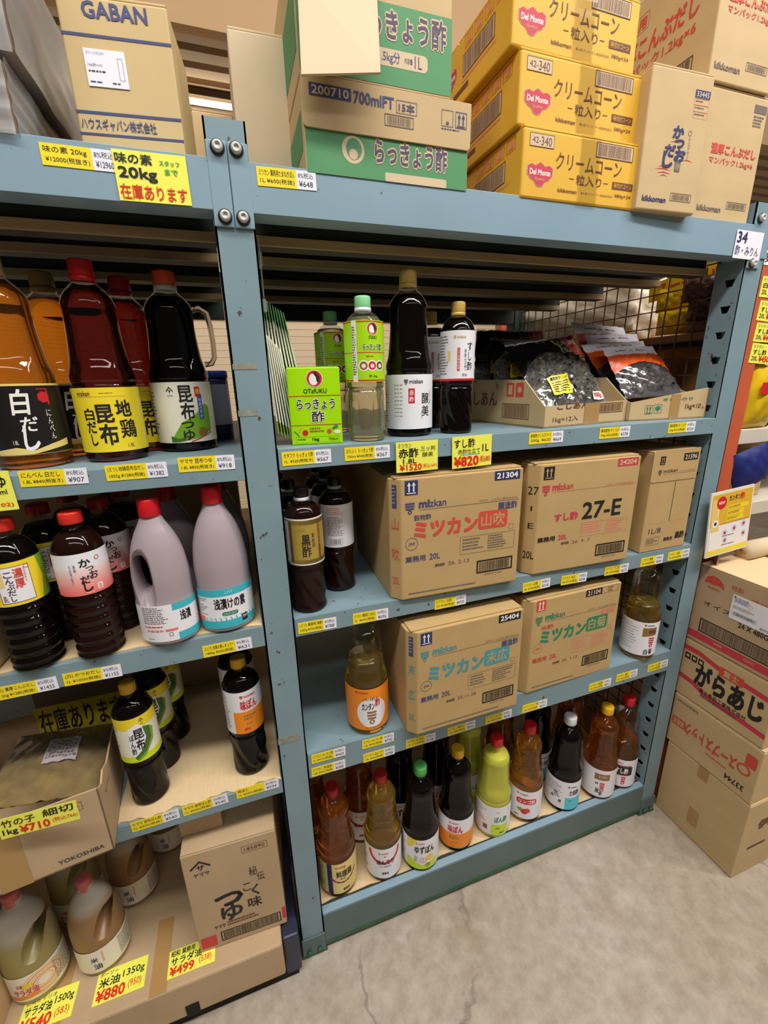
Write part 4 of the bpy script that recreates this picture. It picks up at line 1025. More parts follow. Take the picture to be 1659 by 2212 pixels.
wrapped((-.62, -.005, DT), .334, .42, .092, 0, 'lower grey carton under clear shrink wrap, left end of the rack top')
wrapped((-.62, -.003, DT + .0985), .350, .42, .20, 0, 'upper grey carton under clear shrink wrap, left end of the rack top')
# plain cartons between
t = carton('plain_carton', 'tall plain cream carton with nothing printed on it, behind the post top', (.028, .15, DT), .104, .20, .272, math.radians(-2), KRAFT_PALE, flaps=True)
t = carton('plain_carton', 'small plain carton low between the spice carton and the tall cream one', (-.052, .32, DT), .085, .16, .222, 0, KRAFT)
# green pickling vinegar cartons
s = Sheet(.308, .068, 3); s.rect(0, .0, 1, 1, INK_FOREST); s.disc(.27, .40, .0205, KRAFT_PALE, 2); s.disc(.275, .38, .014, INK_FOREST, 3, ry=.016); s.disc(.27, .5, .008, KRAFT_PALE, 4); s.T('らっきょう酢', .40, .08, .86, .62, INK_PLUM, .03, 3, halo=KRAFT_PALE, hb=.06); s.rrect(.46, .80, .86, 1, KRAFT_PALE, .003, 2)
sl = Sheet(.36, .136, 3); sl.rect(.1, .3, .95, .72, INK_FOREST)
t = carton('pickling_vinegar_carton', 'lower green-fronted carton with a kraft flap marked 200710', (.128, -.004, DT), .312, .36, .136, 0, KRAFT, left=sl, cat='carton', group='green pickling vinegar cartons', flaps=False)
g = G(); s.to(g, lambda x, y, o: (x + .002, -o, y)); 
fl = Sheet(.314, .072, 4); fl.rect(.04, .16, .27, .40, INK_BLUE); fl.T('200710', .055, .20, .255, .36, KRAFT_PALE, .03); fl.T('700mlFT', .285, .18, .515, .40, INK_BLUE, .03); fl.frame(.53, .20, .655, .46, INK_BLUE, .0008); fl.T('15本', .545, .24, .64, .42, INK_BLUE, .02)
fl.barcode(.46, .50, .635, .74, INK_GREY, .0012); fl.frame(.81, .22, .885, .56, INK_BLUE, .0008); fl.rect(.84, .46, .857, .52, INK_BLUE); fl.arrows(.90, .22, .975, .56, KRAFT, INK_BLUE, True); fl.fine(.81, .60, .975, .64, 1, INK_BLUE)
g.build('green_print', t)
g = G(); g.prism([(-.001, 0.004), (.004, 0), (.309, 0), (.314, .004), (.314, .072), (-.001, .072)], 0, .003, KRAFT, .0008); fl.to(g, lambda x, y, o: (x - .001, y, .003 + o)); o = g.build('front_flap', t, (0, -.0006, .0635), (PI / 2 + math.radians(1.5), 0, 0))
s = Sheet(.275, .20, 5); s.rect(0, .42, 1, .97, INK_FOREST); s.T('らっきょう酢', .34, .46, .955, .655, INK_PLUM, .03, 3, halo=KRAFT_PALE, hb=.06); s.rrect(.42, .72, .83, .84, KRAFT_PALE, .008, 2); s.T('1.5kg分', .50, .735, .64, .825, INK_BLUE, .01, 3); s.T('内容量', .67, .76, .725, .80, INK_BLUE, 0, 3); s.T('1L', .74, .735, .79, .82, INK_BLUE, .0, 3); s.T('700ml', .4, .33, .55, .39, INK_BLUE, .01, 3)
sl = Sheet(.34, .20, 3); sl.rect(.1, .35, .95, .80, INK_FOREST)
t = carton('pickling_vinegar_carton', 'upper green-fronted carton with its plain flap hanging open over the lettering', (.128, -.002, DT + .1375), .275, .34, .20, 0, KRAFT, front=s, left=sl, group='green pickling vinegar cartons', flaps=False)
g = G(); vs = []; pts = [P(641, -60, y=-.012), P(812, -60, y=-.014), P(822, 156, y=-.060), P(651, 160, y=-.050)]
M = t.matrix_world.inverted() if False else None
pts = [p - Vector((.128, -.002, DT + .1375)) for p in pts]; n = (pts[1] - pts[0]).cross(pts[3] - pts[0]).normalized() * .004
g.add([p[:] for p in pts] + [(p + n)[:] for p in pts], [(0, 1, 2, 3), (7, 6, 5, 4), (0, 4, 5, 1), (1, 5, 6, 2), (2, 6, 7, 3), (3, 7, 4, 0)], KRAFT_PALE); g.build('open_flap', t)
# yellow cream corn cases
def corn_front(seed):
    s = Sheet(.298, .122, seed); s.rrect(.05, .09, .245, .27, KRAFT_PALE, .0015); s.frame(.05, .09, .245, .27, INK_BROWN, .0008, 2); s.T('42-', .07, .14, .135, .22, INK_BROWN, 0); s.T('340', .14, .125, .225, .245, INK_BROWN, .0)
    s.T('クリームコーン', .27, .30, .84, .53, INK_BROWN, .005, 2); s.T('粒入り', .45, .57, .67, .72, INK_BROWN, .005, 2); s.rect(.39, .64, .43, .65, INK_BROWN); s.rect(.69, .64, .73, .65, INK_BROWN)
    s.barcode(.60, .06, .93, .28, INK_BROWN, .0014, KRAFT_PALE); s.rect(.77, .60, .96, .71, INK_BROWN); s.T('味付けコーン', .785, .615, .945, .69, CORN_Y, .01); s.T('380g×24', .80, .78, .95, .84, INK_BROWN, .01); s.T('kikkoman', .30, .80, .46, .855, INK_BROWN, .02); s.T('輸入者 キッコーマン食品株式会社', .50, .81, .78, .845, INK_BROWN)
    monte(s, .145, .63, .030); return s
def monte(s, u, v, r):
    f = lambda a, b: (u + a * r / s.w, v + b * .8 * r / s.h)
    p = [(-1, -.45), (-.7, -.62), (-.4, -.5), (-.15, -.68), (0, -.78), (.15, -.68), (.4, -.5), (.7, -.62), (1, -.45), (1, .1), (.75, .4), (.45, .55), (.25, .85), (0, .95), (-.25, .85), (-.45, .55), (-.75, .4), (-1, .1)]
    s.poly([f(a * 1.06, b * 1.06) for a, b in p][::1], KRAFT_PALE, 1); s.poly([f(a, b) for a, b in p], INK_ROSE, 2)
    a = f(-.82, -.26); b = f(.82, .14); s.T('Del Monte', a[0], a[1], b[0], b[1], INK_WHITE, .03, 3); a = f(-.4, .32); b = f(.4, .56); s.T('Quality', a[0], a[1], b[0], b[1], KRAFT_PALE, .0, 3)
def corn_side(seed):
    s = Sheet(.42, .122, seed); s.barcode(.56, .30, .86, .62, INK_BROWN, .002, KRAFT_PALE)
    for k in range(4): s.frame(.58 + .095 * k, .06, .655 + .095 * k, .24, INK_RED, .001, 2); s.rect(.60 + .095 * k, .10, .635 + .095 * k, .20, INK_SALMON, 2)
    s.fine(.55, .66, .95, .72, 1, INK_SALMON); monte(s, .42, .45, .030); s.rect(.46, .74, .62, .82, INK_BROWN); s.T('クリームコーン', .06, .3, .34, .5, INK_BROWN); return s
for k, (x, y, lab) in enumerate(((.560, -.006, 'bottom yellow cream corn case of the stack of three, its bottom edge shaded'), (.552, .006, 'middle yellow cream corn case of the stack of three, marked 42-340'), (.535, .014, 'top yellow cream corn case of the stack of three, cut off by the picture edge'))):
    t = carton('corn_case', lab, (x, y, DT + .1245 * k), .302, .42, .123, math.radians(0.4 * k), CORN_Y, front=corn_front(3 + k), left=corn_side(7 + k), group='stack of yellow corn cases', bev=.004)
    g = G(); n = 9
    for a in range(n): g.add([(.140 + .001 * math.sin(a * 2), -.0012 - .0009 * (a % 2), .123 * a / n), (.190 + .002 * math.sin(a * 3), -.0012 - .0009 * (a % 2), .123 * a / n), (.190 + .002 * math.sin(a * 3 + 3), -.0012 - .0009 * ((a + 1) % 2), .123 * (a + 1) / n), (.140 + .001 * math.sin(a * 2 + 2), -.0012 - .0009 * ((a + 1) % 2), .123 * (a + 1) / n)], [(0, 1, 2, 3)], CLEAR_TAPE)
    g.add([(.14, -.001, .1236), (.19, -.001, .1236), (.19, .42, .1236), (.14, .42, .1236)], [(0, 1, 2, 3)], CLEAR_TAPE); g.build('clear_tape', t)
# soup stock cases
s = Sheet(.172, .258, 3); s.rect(.70, .12, .94, .175, INK_NAVY); s.T('33445', .72, .13, .92, .165, KRAFT_PALE, .02)
for k in range(3): s.frame(.70, .175 + .045 * k, .94, .22 + .045 * k, INK_SALMON, .0006); s.fine(.72, .19 + .045 * k, .90, .205 + .045 * k, 1, INK_GREY)
s.T('か', .44, .385, .60, .465, INK_NAVY, .05, 3, shear=.1); s.T('つ', .49, .475, .63, .53, INK_NAVY, .05, 3); s.T('お', .51, .54, .67, .625, INK_NAVY, .05, 3, shear=.1); s.T('だ', .34, .52, .50, .60, INK_NAVY, .05, 3, shear=.1); s.T('し', .33, .57, .48, .68, INK_NAVY, .05, 3); s.disc(.705, .42, .005, INK_GREY, 2, ring=.001); s.VT('キッコーマン', .695, .45, .73, .60, INK_GREY)
s.rrect(.53, .63, .62, .70, INK_GREY, .002, 2); s.T('業務用', .54, .645, .61, .685, KRAFT, .0, 3)
for (a, b, w) in ((.20, .70, .3), (.24, .725, .26), (.40, .50, .18), (.62, .62, .2), (.26, .68, .16), (.3, .745, .14)): s.poly([(a, b), (a + w * .5, b - .016), (a + w, b), (a + w * .5, b - .008)], INK_RED, 1)
s.T('kikkoman', .08, .895, .46, .935, INK_NAVY, .035); s.barcode(.53, .855, .88, .915, INK_GREY, .001)
carton('stock_carton', 'kraft carton with brush lettering over red waves, overhanging the beam', (.850, -.018, DT), .168, .25, .258, math.radians(-2), KRAFT, front=s, flaps=True)
def konbu_front(seed):
    s = Sheet(.195, .262, seed); s.rect(.74, .07, .95, .13, INK_GREY); s.fine(.75, .15, .94, .24, 4, INK_GREY); s.T('濃厚こんぶだし', .14, .40, .90, .475, INK_RED, .04); s.T('マンパック1.2kg×6', .13, .50, .88, .555, INK_RED, .02); s.T('kikkoman', .06, .87, .46, .915, INK_GREY, .03); s.barcode(.55, .82, .90, .88, INK_GREY, .001); return s
def konbu_side(seed):
    s = Sheet(.36, .262, seed); s.T('濃厚こんぶだし', .30, .30, .92, .46, INK_RED, .04); s.T('マンパック1.2kg×6', .30, .50, .92, .60, INK_RED, .02); s.frame(.30, .12, .55, .25, INK_RED, .001); s.T('業務用', .33, .14, .53, .23, INK_RED, .03); s.disc(.19, .48, .022, INK_RED, 1, n=6, ring=.006); s.T('万', .165, .43, .215, .53, INK_RED, .03); s.barcode(.64, .74, .93, .93, INK_BLACK, .002); s.T('22455', .05, .1, .2, .18, INK_BLACK); return s
carton('kelp_stock_carton', 'lower kraft carton with faint red lettering on its front, against the right end post', (1.046, .004, DT), .190, .36, .262, 0, KRAFT, front=konbu_front(2), left=konbu_side(3), group='kelp stock cartons')
carton('kelp_stock_carton', 'upper kraft carton with large red lettering along its side, top right of the rack', (1.026, .0, DT + .2635), .196, .38, .262, 0, KRAFT, front=konbu_front(5), left=konbu_side(6), group='kelp stock cartons')

# ================================================================== carton stack on the floor at the right
fs_ = Sheet(.42, .318); fs_.T('伊藤', .16, .28, .40, .40, INK_BROWN, .06); fs_.fine(.10, .62, .45, .68, 1, INK_BROWN)
t = carton('floor_carton', 'large plain kraft carton at the bottom of the floor stack', (1.353, -.272, 0.001), .42, .282, .318, 0, KRAFT, front=fs_, group='floor stack')

for z0, z1 in ((.06, .13), (.27, .317)): k_ = G(); k_.box((-.0008, .13, z0), (-.0002, .165, z1), TAPE); k_.build('packing_tape', t)

s = Sheet(.29, .208, 5); s.T('スープストック', .22, .36, .80, .60, INK_RED, .045, 2); s.disc(.145, .5, .020, INK_RED, 1, ring=.006); s.rrect(.0 + .04, .60, .15, .82, INK_RED, .006, 1); s.T('kikkoman', .70, .86, .96, .91, INK_GREY, .02); s.rrect(.80, .40, .97, .56, INK_RED, .008); s.T('業務用', .82, .42, .95, .54, KRAFT, .03); s.fine(.3, .28, .6, .32, 1, INK_RED); s.T('33744', .10, .12, .30, .22, INK_BLACK, .02, 2)
def flip(sh):
    sh.v = [(sh.w - a, sh.h - b, L) for a, b, L in sh.v]; return sh
carton('stock_carton', 'kraft carton standing upside down with inverted red lettering, second from the floor', (1.352, -.268, .3195), .44, .288, .208, 0, KRAFT, left=flip(s), group='floor stack')
s = Sheet(.28, .222, 6)
for base, amp in ((.16, 1), (.62, -1)):
    pts = [(0, base - .05), (.2, base - .05), (.3, base - .02), (.45, base + .02), (.65, base + .03), (1, base + .06)] if base < .3 else [(0, base), (.18, base + .02), (.34, base + .10), (.6, base + .12), (1, base + .15)]
    s.poly(pts + [(a, b + .075) for a, b in pts[::-1]], INK_ROSE, 1)
s.T('がらあじ', .20, .30, .93, .66, INK_BLACK, .055, 3); s.T('富士食品工業株式会社', .28, .68, .80, .755, INK_BLACK, .01, 3); s.fine(.3, .78, .78, .83, 2, INK_DGREY, 3); s.rrect(.44, .16, .70, .30, INK_RED, .003, 2); s.T('富士', .49, .18, .65, .28, KRAFT, .03, 3)
for k in range(3): s.rect(.04 + .08 * k, .23, .105 + .08 * k, .33, INK_BLACK, 2); s.rect(.055 + .08 * k, .255, .09 + .08 * k, .30, KRAFT, 3)
carton('broth_carton', 'kraft carton with bold black brush lettering between two red wavy bands', (1.354, -.258, .5295), .44, .282, .222, 0, KRAFT, left=s, group='floor stack')
s = Sheet(.29, .272, 7); s.rect(0, .86, 1, .95, INK_ROSE, 1); s.T('www', .30, .885, .40, .915, KRAFT, 0, 2); s.T('com', .62, .885, .72, .915, KRAFT, 0, 2)
s.poly([(.08, .20), (.10, .12), (.16, .08), (.22, .09), (.28, .14), (.30, .21), (.24, .18), (.18, .19), (.12, .18)], INK_RED, 1); s.T('李錦記', .12, .22, .26, .25, INK_RED, 0, 2); s.VT('オイスター', 0, 0, 0.0001, .0001, KRAFT); s.T('特製', .36, .10, .48, .16, INK_RED, 0, 2); s.T('蠔油', .56, .17, .72, .23, INK_RED, 0, 2)
s.T('オイスターソース', .12, .42, .92, .48, INK_BLACK, .0, 2); s.T('24 X 480G', .50, .50, .78, .56, INK_BLACK, .02, 2); s.barcode(.12, .66, .86, .84, INK_BLACK, .004)
t = carton('sauce_carton', 'kraft oyster sauce carton with a slanted white delivery slip, top of the floor stack', (1.353, -.262, .7535), .44, .286, .272, 0, KRAFT_DULL, left=s, group='floor stack', flaps=False)
g = G(); g.box((-.0014, -.062, -.040), (-.0006, .062, .040), PAPER); q = Sheet(.124, .08, 9); q.fine(.05, .08, .5, .3, 4, INK_NAVY, fill=.4); q.rect(.03, .05, .07, .1, INK_NAVY); q.disc(.42, .25, .006, INK_SALMON, ring=.0012); q.fine(.05, .42, .75, .56, 3, INK_GREY, fill=.35); q.barcode(.05, .66, .62, .82, INK_BLACK, .0003); q.fine(.7, .85, .95, .95, 2, INK_GREY)
q.to(g, lambda x, y, o: (-.0014 - o, .062 - x, y - .040)); o = g.build('delivery_slip', t, (0, .110, .178), (math.radians(0), 0, 0)); o['label'] = 'white delivery slip'
KIN = mat('kraft_inside', (222, 192, 148), .8)
for k, (a, b, rx, ry) in enumerate((((0, .0), (.21, .286), 0, -3), ((.23, 0), (.44, .286), 0, 4))):
    g = G(); g.box((0, .003, 0), (.208, .283, .004), KIN, .001); g.build('top_flap', t, (0, 0, .2724) if k == 0 else (.232, 0, .2735), (0, math.radians(ry), 0))
# advertising card standing on the stack
q = [P(1545, 1065, y=-.022), P(1636, 1043, y=-.016), P(1612, 1182, y=-.036), P(1522, 1207, y=-.030)]
w = ((q[1] - q[0]).length + (q[2] - q[3]).length) / 2; h = ((q[0] - q[3]).length + (q[1] - q[2]).length) / 2
s = Sheet(w, h, 4); s.rect(.04, .04, .97, .52, mat('poster_gold', (226, 176, 52), .35)); s.rect(.04, .50, .97, .90, mat('poster_white', (238, 232, 226), .35)); s.rect(.03, .90, .98, .97, LB_Y, 1.5); s.disc(.25, .17, .020, LB_RED, 4); s.T('NEW', .18, .148, .32, .192, INK_WHITE, .02, 5); s.T('カンタン', .42, .09, .68, .17, INK_BLACK, .03, 3); s.T('酢', .69, .08, .78, .18, LB_RED, .03, 3)
for k in range(3): s.rrect(.40, .24 + .085 * k, .90 - .1 * (k > 0), .31 + .085 * k, LB_Y, .003, 2); s.fine(.42, .255 + .085 * k, .86 - .1 * (k > 0), .295 + .085 * k, 2, LB_BROWN, 3)
for a, b in ((.40, .66), (.62, .62), (.84, .58), (.86, .74), (.42, .78)): s.disc(a, b, .011, mat('poster_sky', (196, 206, 232), .4), 2); s.disc(a, b, .005, LB_RED, 3)
s.fine(.35, .70, .75, .73, 1, INK_GREY, 2); s.fine(.35, .84, .8, .87, 1, INK_GREY, 2)
s.poly([(.04, .12), (.13, .10), (.20, .20), (.19, .34), (.24, .44), (.24, .60), (.06, .60), (.04, .40)], mat('poster_bottle', (236, 200, 108), .35), 2.5); s.disc(.15, .48, .012, INK_WHITE, 3); s.disc(.15, .48, .006, INK_NAVY, 3.5); s.rect(.185, .26, .205, .38, INK_WHITE, 3)
g = G(); g.add([(0, -.001, 0), (w, -.001, 0), (w, -.001, h), (0, -.001, h), (0, .003, 0), (w, .003, 0), (w, .003, h), (0, .003, h)], [(0, 1, 2, 3), (5, 4, 7, 6), (3, 2, 6, 7), (0, 4, 5, 1), (1, 5, 6, 2), (4, 0, 3, 7)], mat('poster_card', (232, 224, 206), .4)); s.to(g, lambda x, y, o: (x, -.001 - o, y))
ex = ((q[1] - q[0]) + (q[2] - q[3])).normalized(); ez = (q[0] - q[3]); ez = (ez - ex * ez.dot(ex)).normalized(); ey = ez.cross(ex)
base = q[3].copy(); base.z = max(base.z, 1.031)
o = g.build('advertising_card'); o.matrix_world = Matrix(((ex.x, ey.x, ez.x, base.x), (ex.y, ey.y, ez.y, base.y), (ex.z, ey.z, ez.z, base.z), (0, 0, 0, 1)))
tag(o, 'yellow and white advertising card with a red NEW disc standing on the floor stack', 'sign')
g = G(); bx = Sheet(.2, .2)
g.prism([(0, 0), (.004, 0), (.004, .12), (0, .12)], 0, .20, KRAFT); o = g.build('cardboard_prop', None, (1.372, -.012, 1.0325), (0, 0, math.radians(-40))); tag(o, 'strip of cardboard propping up the advertising card', 'cardboard')

# ================================================================== bottles, right bay
g_ = 'bottles on the upper right shelf'
p = spot(794, 955, S1, .041); bottle('vinegar_bottle', 'clear one litre bottle with lime label and pale green cap, front of its pair', p, 'panel', PALE, CAP_LGREEN, art_rakkyo, ring=CAP_WHITE, face=(.5125, .42), group=g_)
bottle('vinegar_bottle', 'clear bottle with lime label mostly hidden behind the other pale green capped bottle', behind(p, -.026, .20), 'panel', PALE, CAP_LGREEN, art_rakkyo, ring=CAP_WHITE, rz=.1, group=g_)
p = spot(884, 944, S1, .052); bottle('vinegar_bottle', 'tall black vinegar bottle with white label, red panel and gold cap', p, 'big', SOY, CAP_GOLD, art_red_vinegar, ring=CAP_GOLD, face=(.5, .11), R=.054, group=g_)
p = spot(984, 938, S1, .041); bottle('sushi_vinegar_bottle', 'dark one litre bottle with gold cap and white label beside the bean paste tray', p, 'twist', SOY, CAP_GOLD, art_sushizu, ring=CAP_GOLD, face=(.477, .07), R=.039, group=g_)
bottle('sushi_vinegar_bottle', 'dark gold-capped bottle half hidden behind the tall black vinegar bottle', behind(p, -.004, .14), 'twist', SOY, CAP_GOLD, art_sushizu, ring=CAP_GOLD, R=.039, rz=-.2, group=g_)
# lime brick carton
s = Sheet(.106, .154, 4); otafuku(s, .515, .14, .0155); s.T('OTafUKU', .29, .27, .735, .325, INK_BLACK, .01); s.rect(0, .355, 1, .362, LB_RED); s.rect(0, .735, 1, .742, LB_RED)
s.T('らっきょう', .15, .40, .88, .53, INK_BLACK, .02, 2, halo=INK_WHITE, hb=.05); s.T('酢', .42, .56, .66, .70, INK_BLACK, .02, 2, halo=INK_WHITE, hb=.05); s.fine(.36, .775, .68, .85, 2, LB_BROWN)
s.disc(.27, .84, .006, LB_RED); s.poly([(.17, .78), (.20, .77), (.17, .84), (.145, .83)], INK_SALMON); s.disc(.74, .83, .005, INK_RED); s.disc(.88, .77, .004, INK_GREEN); s.disc(.83, .79, .003, INK_GREEN); s.disc(.9, .84, .007, LB_CREAM, ry=.004); s.poly([(.05, .82), (.07, .81), (.16, .88), (.15, .89)], INK_GREEN); s.T('1kg', .40, .91, .53, .96, INK_BLACK, .03); s.T('700ml', .72, .915, .90, .955, INK_BLACK, 0); s.fine(.12, .92, .36, .95, 1, LB_KELP); s.frame(.08, .895, .93, .975, LB_KELP, .0004)
t = thing('vinegar_brick_carton', 'lime green brick carton of pickling vinegar beside the middle post', 'carton', (.068, .036, S1 + .0004), math.radians(-8))
LIMEB = mat('lime_board', (166, 224, 8), .3)
g = G(); g.prism([(0, 0), (.106, 0), (.106, .07), (0, .07)], 0, .154, LIMEB, .002); s.to(g, lambda x, y, o: (x, -o, y)); g.build('body', t)
g = G(); g.box((.001, .030, .1543), (.105, .037, .1565), mat('lime_board_seam', (120, 170, 10), .3), .0006); g.build('top_seam', t)
g_ = 'black vinegar bottles'
p = spot(672, 1326, S2, .041); q = spot(736, 1279, S2, .041)
for k in range(3): bottle('black_vinegar_bottle', ('front black vinegar bottle with gold label against the middle post', 'second black vinegar bottle, directly behind the front gold-labelled one', 'third black vinegar bottle at the back of the column by the middle post')[k], behind(p, -.018 * k, .092 * k), 'twist', SOY_RED, CAP_BLACK, art_kurozu, ring=CAP_WHITE, face=(.505, .05), group=g_)
for k in range(3): bottle('black_vinegar_bottle', ('black vinegar bottle turned to show its white back label', 'second black vinegar bottle behind the one showing its back label', 'third black vinegar bottle behind the one showing its back label')[k], behind(q, -.004 * k, .092 * k), 'twist', SOY_RED, CAP_BLACK, art_back, ring=CAP_WHITE, face=(.49, 0), group=g_)
p = spot(797, 1587, S3, .052); bottle('seasoned_vinegar_bottle', 'part-empty golden vinegar bottle with orange label and round white patch, cap under the shelf', p, 'big', GOLD, CAP_RED, art_kantan, H=.345, level=.60, face=(.53, .2), R=.056, labz=(.055, .42))
p = spot(1370, 1424, S3, .052); bottle('white_vinegar_bottle', 'golden bottle with a mostly blank white label at the right end of the third shelf', p, 'big', GOLD, CAP_RED, art_shiro, H=.345, level=.55, face=(.70, .57), labz=(.055, .40))
row = [((735, 1935), AMBER_D, CAP_RED_D, art_ryorishu, .86, 'cooking wine bottle with straw label and red cap, nearest the middle post', (.505, .3)),
       ((830, 1902), GOLD, CAP_RED_D, art_honteri, .86, 'pale gold bottle with white label, red arc and red cap on the lowest shelf', (.505, .1)),
       ((908, 1882), SOY, CAP_GREEN, art_yuzupon, .84, 'black sauce bottle with green cap and citrus label on the lowest shelf', (.535, .25)),
       ((982, 1837), SOY, CAP_AMB, art_ajipon_big, .86, 'black ponzu bottle with yellow cap and orange label on the lowest shelf', (.505, 0)),
       ((1060, 1808), LIME, CAP_RED, art_ponzu_big, .84, 'cloudy yellow-green bottle with red cap and white and lime label', (.595, .5)),
       ((1127, 1773), AMBER, CAP_RED, art_ringo, .86, 'amber apple vinegar bottle with red cap and an apple on its label', (.59, .2)),
       ((1208, 1751), SOY, CAP_WHITE, art_tosa, .86, 'black bottle with white cap and sky blue corner on its label', (.67, .68)),
       ((1283, 1724), AMBER_D, CAP_YEL, art_komezu, .84, 'amber rice vinegar bottle with yellow cap and white label', (.66, .3)),
       ((1352, 1690), AMBER_D, CAP_RED, art_sushi, .55, 'amber bottle with red cap, last of the low row by the slotted post', (.66, .27))]
H4 = .374; LZ = (.05, .375)
for (uv, liq, cp, art, lv, lab, rz) in row:
    p = spot(uv[0], uv[1], .138, .052); p.x = min(p.x, 1.194)
    bottle('sauce_bottle', lab, p, 'big', liq, cp, art, H=H4, level=lv, face=rz, R=.0575, group='tall bottles on the lowest right shelf', labz=LZ)
behinds = [('amber bottle deep in the shade behind the cooking wine bottle', 0, AMBER_D, CAP_RED_D, art_ryorishu), ('amber bottle in the shade behind the pale gold bottle', 1, AMBER_D, CAP_RED_D, art_honteri), ('black bottle in the shade behind the green-capped one', 2, SOY, CAP_GREEN, art_yuzupon), ('black bottle in the shade behind the yellow-capped ponzu', 3, SOY, CAP_AMB, art_ajipon_big), ('yellow-green bottle in the shade behind the cloudy red-capped one', 4, LIME, CAP_RED, art_ponzu_big),
           ('amber bottle in the shade behind the apple vinegar', 5, AMBER_D, CAP_RED, art_ringo), ('black bottle in the shade behind the white-capped one', 6, SOY, CAP_WHITE, art_tosa), ('amber bottle in the shade behind the yellow-capped rice vinegar', 7, AMBER_D, CAP_YEL, art_komezu)]
for lab, k, liq, cp, art in behinds:
    p = spot(row[k][0][0], row[k][0][1], .138, .052)
    bottle('sauce_bottle', lab, behind(p, (-.05, -.035, -.02, -.01, -.025, -.02, -.02, -.03)[k], .135), 'big', liq, cp, art, H=H4, level=.85, face=(.52, .1), R=.0575, group='tall bottles on the lowest right shelf', labz=LZ)

# ================================================================== bottles, left bay
g_ = 'bottles on the upper left shelf'
p = spot(412, 976, L1, .0605); bottle('soup_base_bottle', 'dark handled bottle with orange and white cap and cream kelp label', p, 'big', SOY, CAP_ORANGE, art_konbutsuyu, ring=CAP_WHITE, face=(.517, .12), R=.0605, handle=True, H=.365, group=g_, labz=(.055, .40), thin_cap=False)
p = spot(260, 997, L1, .052); bottle('stock_bottle', 'red-brown stock bottle with yellow label and red cap', p, 'big', RED_AMB, CAP_RED, art_jidori, face=(.505, -.2), R=.056, H=.36, group=g_, ring=CAP_RED, labz=(.055, .385))
bottle('stock_bottle', 'red-capped stock bottle half hidden behind the yellow-labelled one', behind(p, .035, .125), 'big', RED_AMB, CAP_RED_D, art_jidori, face=(.5, .1), R=.056, H=.36, group=g_, ring=CAP_RED_D, labz=(.055, .385))
p = spot(85, 1012, L1, .054); bottle('white_stock_bottle', 'amber stock bottle with black label in white brush lettering, at the left edge', p, 'big', AMBER_D, CAP_TAN, art_shirodashi, face=(.5, -.05), R=.060, H=.362, group=g_, ring=CAP_TAN, labz=(.07, .41))
bottle('white_stock_bottle', 'tan-capped amber bottle behind the black-labelled stock bottle', behind(p, .034, .135), 'big', AMBER_D, CAP_BROWN, art_shirodashi, face=(.5, .1), R=.058, H=.362, group=g_, ring=CAP_BROWN, labz=(.07, .41))
g_ = 'one litre bottles on the second left shelf'
p = spot(95, 1446, L2 + .004, .043)
for k in range(3): bottle('kelp_stock_bottle', ('dark ribbed bottle with yellow and white label and red cap, front of its row', 'second dark ribbed bottle with yellow label, behind the front one', 'third dark ribbed bottle, deepest of the yellow-labelled row')[k], behind(p, .022 * k, .095 * k), 'ringed', SOY, CAP_VERM if k == 0 else CAP_RED_D, art_nokon, face=(.47, -.1), group=g_)
p = spot(228, 1421, L2 + .004, .043)
for k in range(3): bottle('bonito_stock_bottle', ('brown ribbed bottle with white and red brush-lettered label, front of its row', 'second brown ribbed bottle, behind the front one with the red label', 'third brown ribbed bottle, deepest of the red-labelled row')[k], behind(p, .020 * k, .095 * k), 'ringed', SOY_RED, CAP_VERM if k == 0 else CAP_RED_D, art_katsuo, face=(.54, .1), group=g_)
PLAS = mat('smoky_translucent_plastic', (182, 166, 172), .3, trans=.2, noise=.02, scale=3)
PLAS_D = PLAS
JP = [(0, .86), (.012, .97), (.03, 1), (.30, 1), (.33, .985), (.45, .99), (.58, .93), (.68, .82), (.77, .64), (.83, .47), (.865, .38), (.88, .34), (.93, .33)]
pa = spot(378, 1393, L2 + .004, .046); pb = spot(500, 1365, L2 + .004, .046); g_ = 'pickling base jugs'
jug('pickling_jug', 'smoky translucent jug turned sideways so its handle opening shows', pa, JP, .300, .055, [(-.027, .150, .0145, .042, .05)], PLAS, CAP_RED, art=art_asazuke_side, labz=(.035, .305), rz=-.15, group=g_)
jug('pickling_jug', 'smoky translucent jug showing its teal label, beside the middle post', pb, JP, .312, .055, [], PLAS, CAP_RED, art=art_asazuke, labz=(.035, .325), rz=.15, group=g_, key='j2')
jug('pickling_jug', 'red-capped jug half hidden behind the sideways one', behind(pa, .016, .12), JP, .300, .055, [(-.027, .150, .0145, .042, .05)], PLAS, CAP_RED_D, group=g_)
jug('pickling_jug', 'red-capped jug half hidden behind the teal-labelled one', behind(pb, .006, .12), JP, .312, .055, [], PLAS, CAP_RED_D, group=g_, key='j2')
g_ = 'ponzu bottles on the third left shelf'
p = spot(335, 1736, L3 + .004, .041)
for k in range(3): bottle('kelp_ponzu_bottle', ('dark bottle with yellow cap and green kelp label beside the bamboo shoot tray', 'kelp-labelled bottle directly behind the front yellow-capped one', 'deepest of the three kelp-labelled bottles')[k], behind(p, .016 * k, .09 * k), 'twist', SOY, CAP_AMB, art_konbuponzu, H=.315, face=(.52, .05), group=g_)
p = spot(549, 1673, L3 + .004, .041)
for k in range(2): bottle('ponzu_bottle', ('dark bottle with yellow cap and white and orange label next to the middle post', 'dark bottle behind the orange-labelled one next to the middle post')[k], behind(p, -.012 * k, .092 * k), 'twist', SOY, CAP_AMB, art_ajipon, H=.318, R=.0435, face=(.52, .25), group=g_)
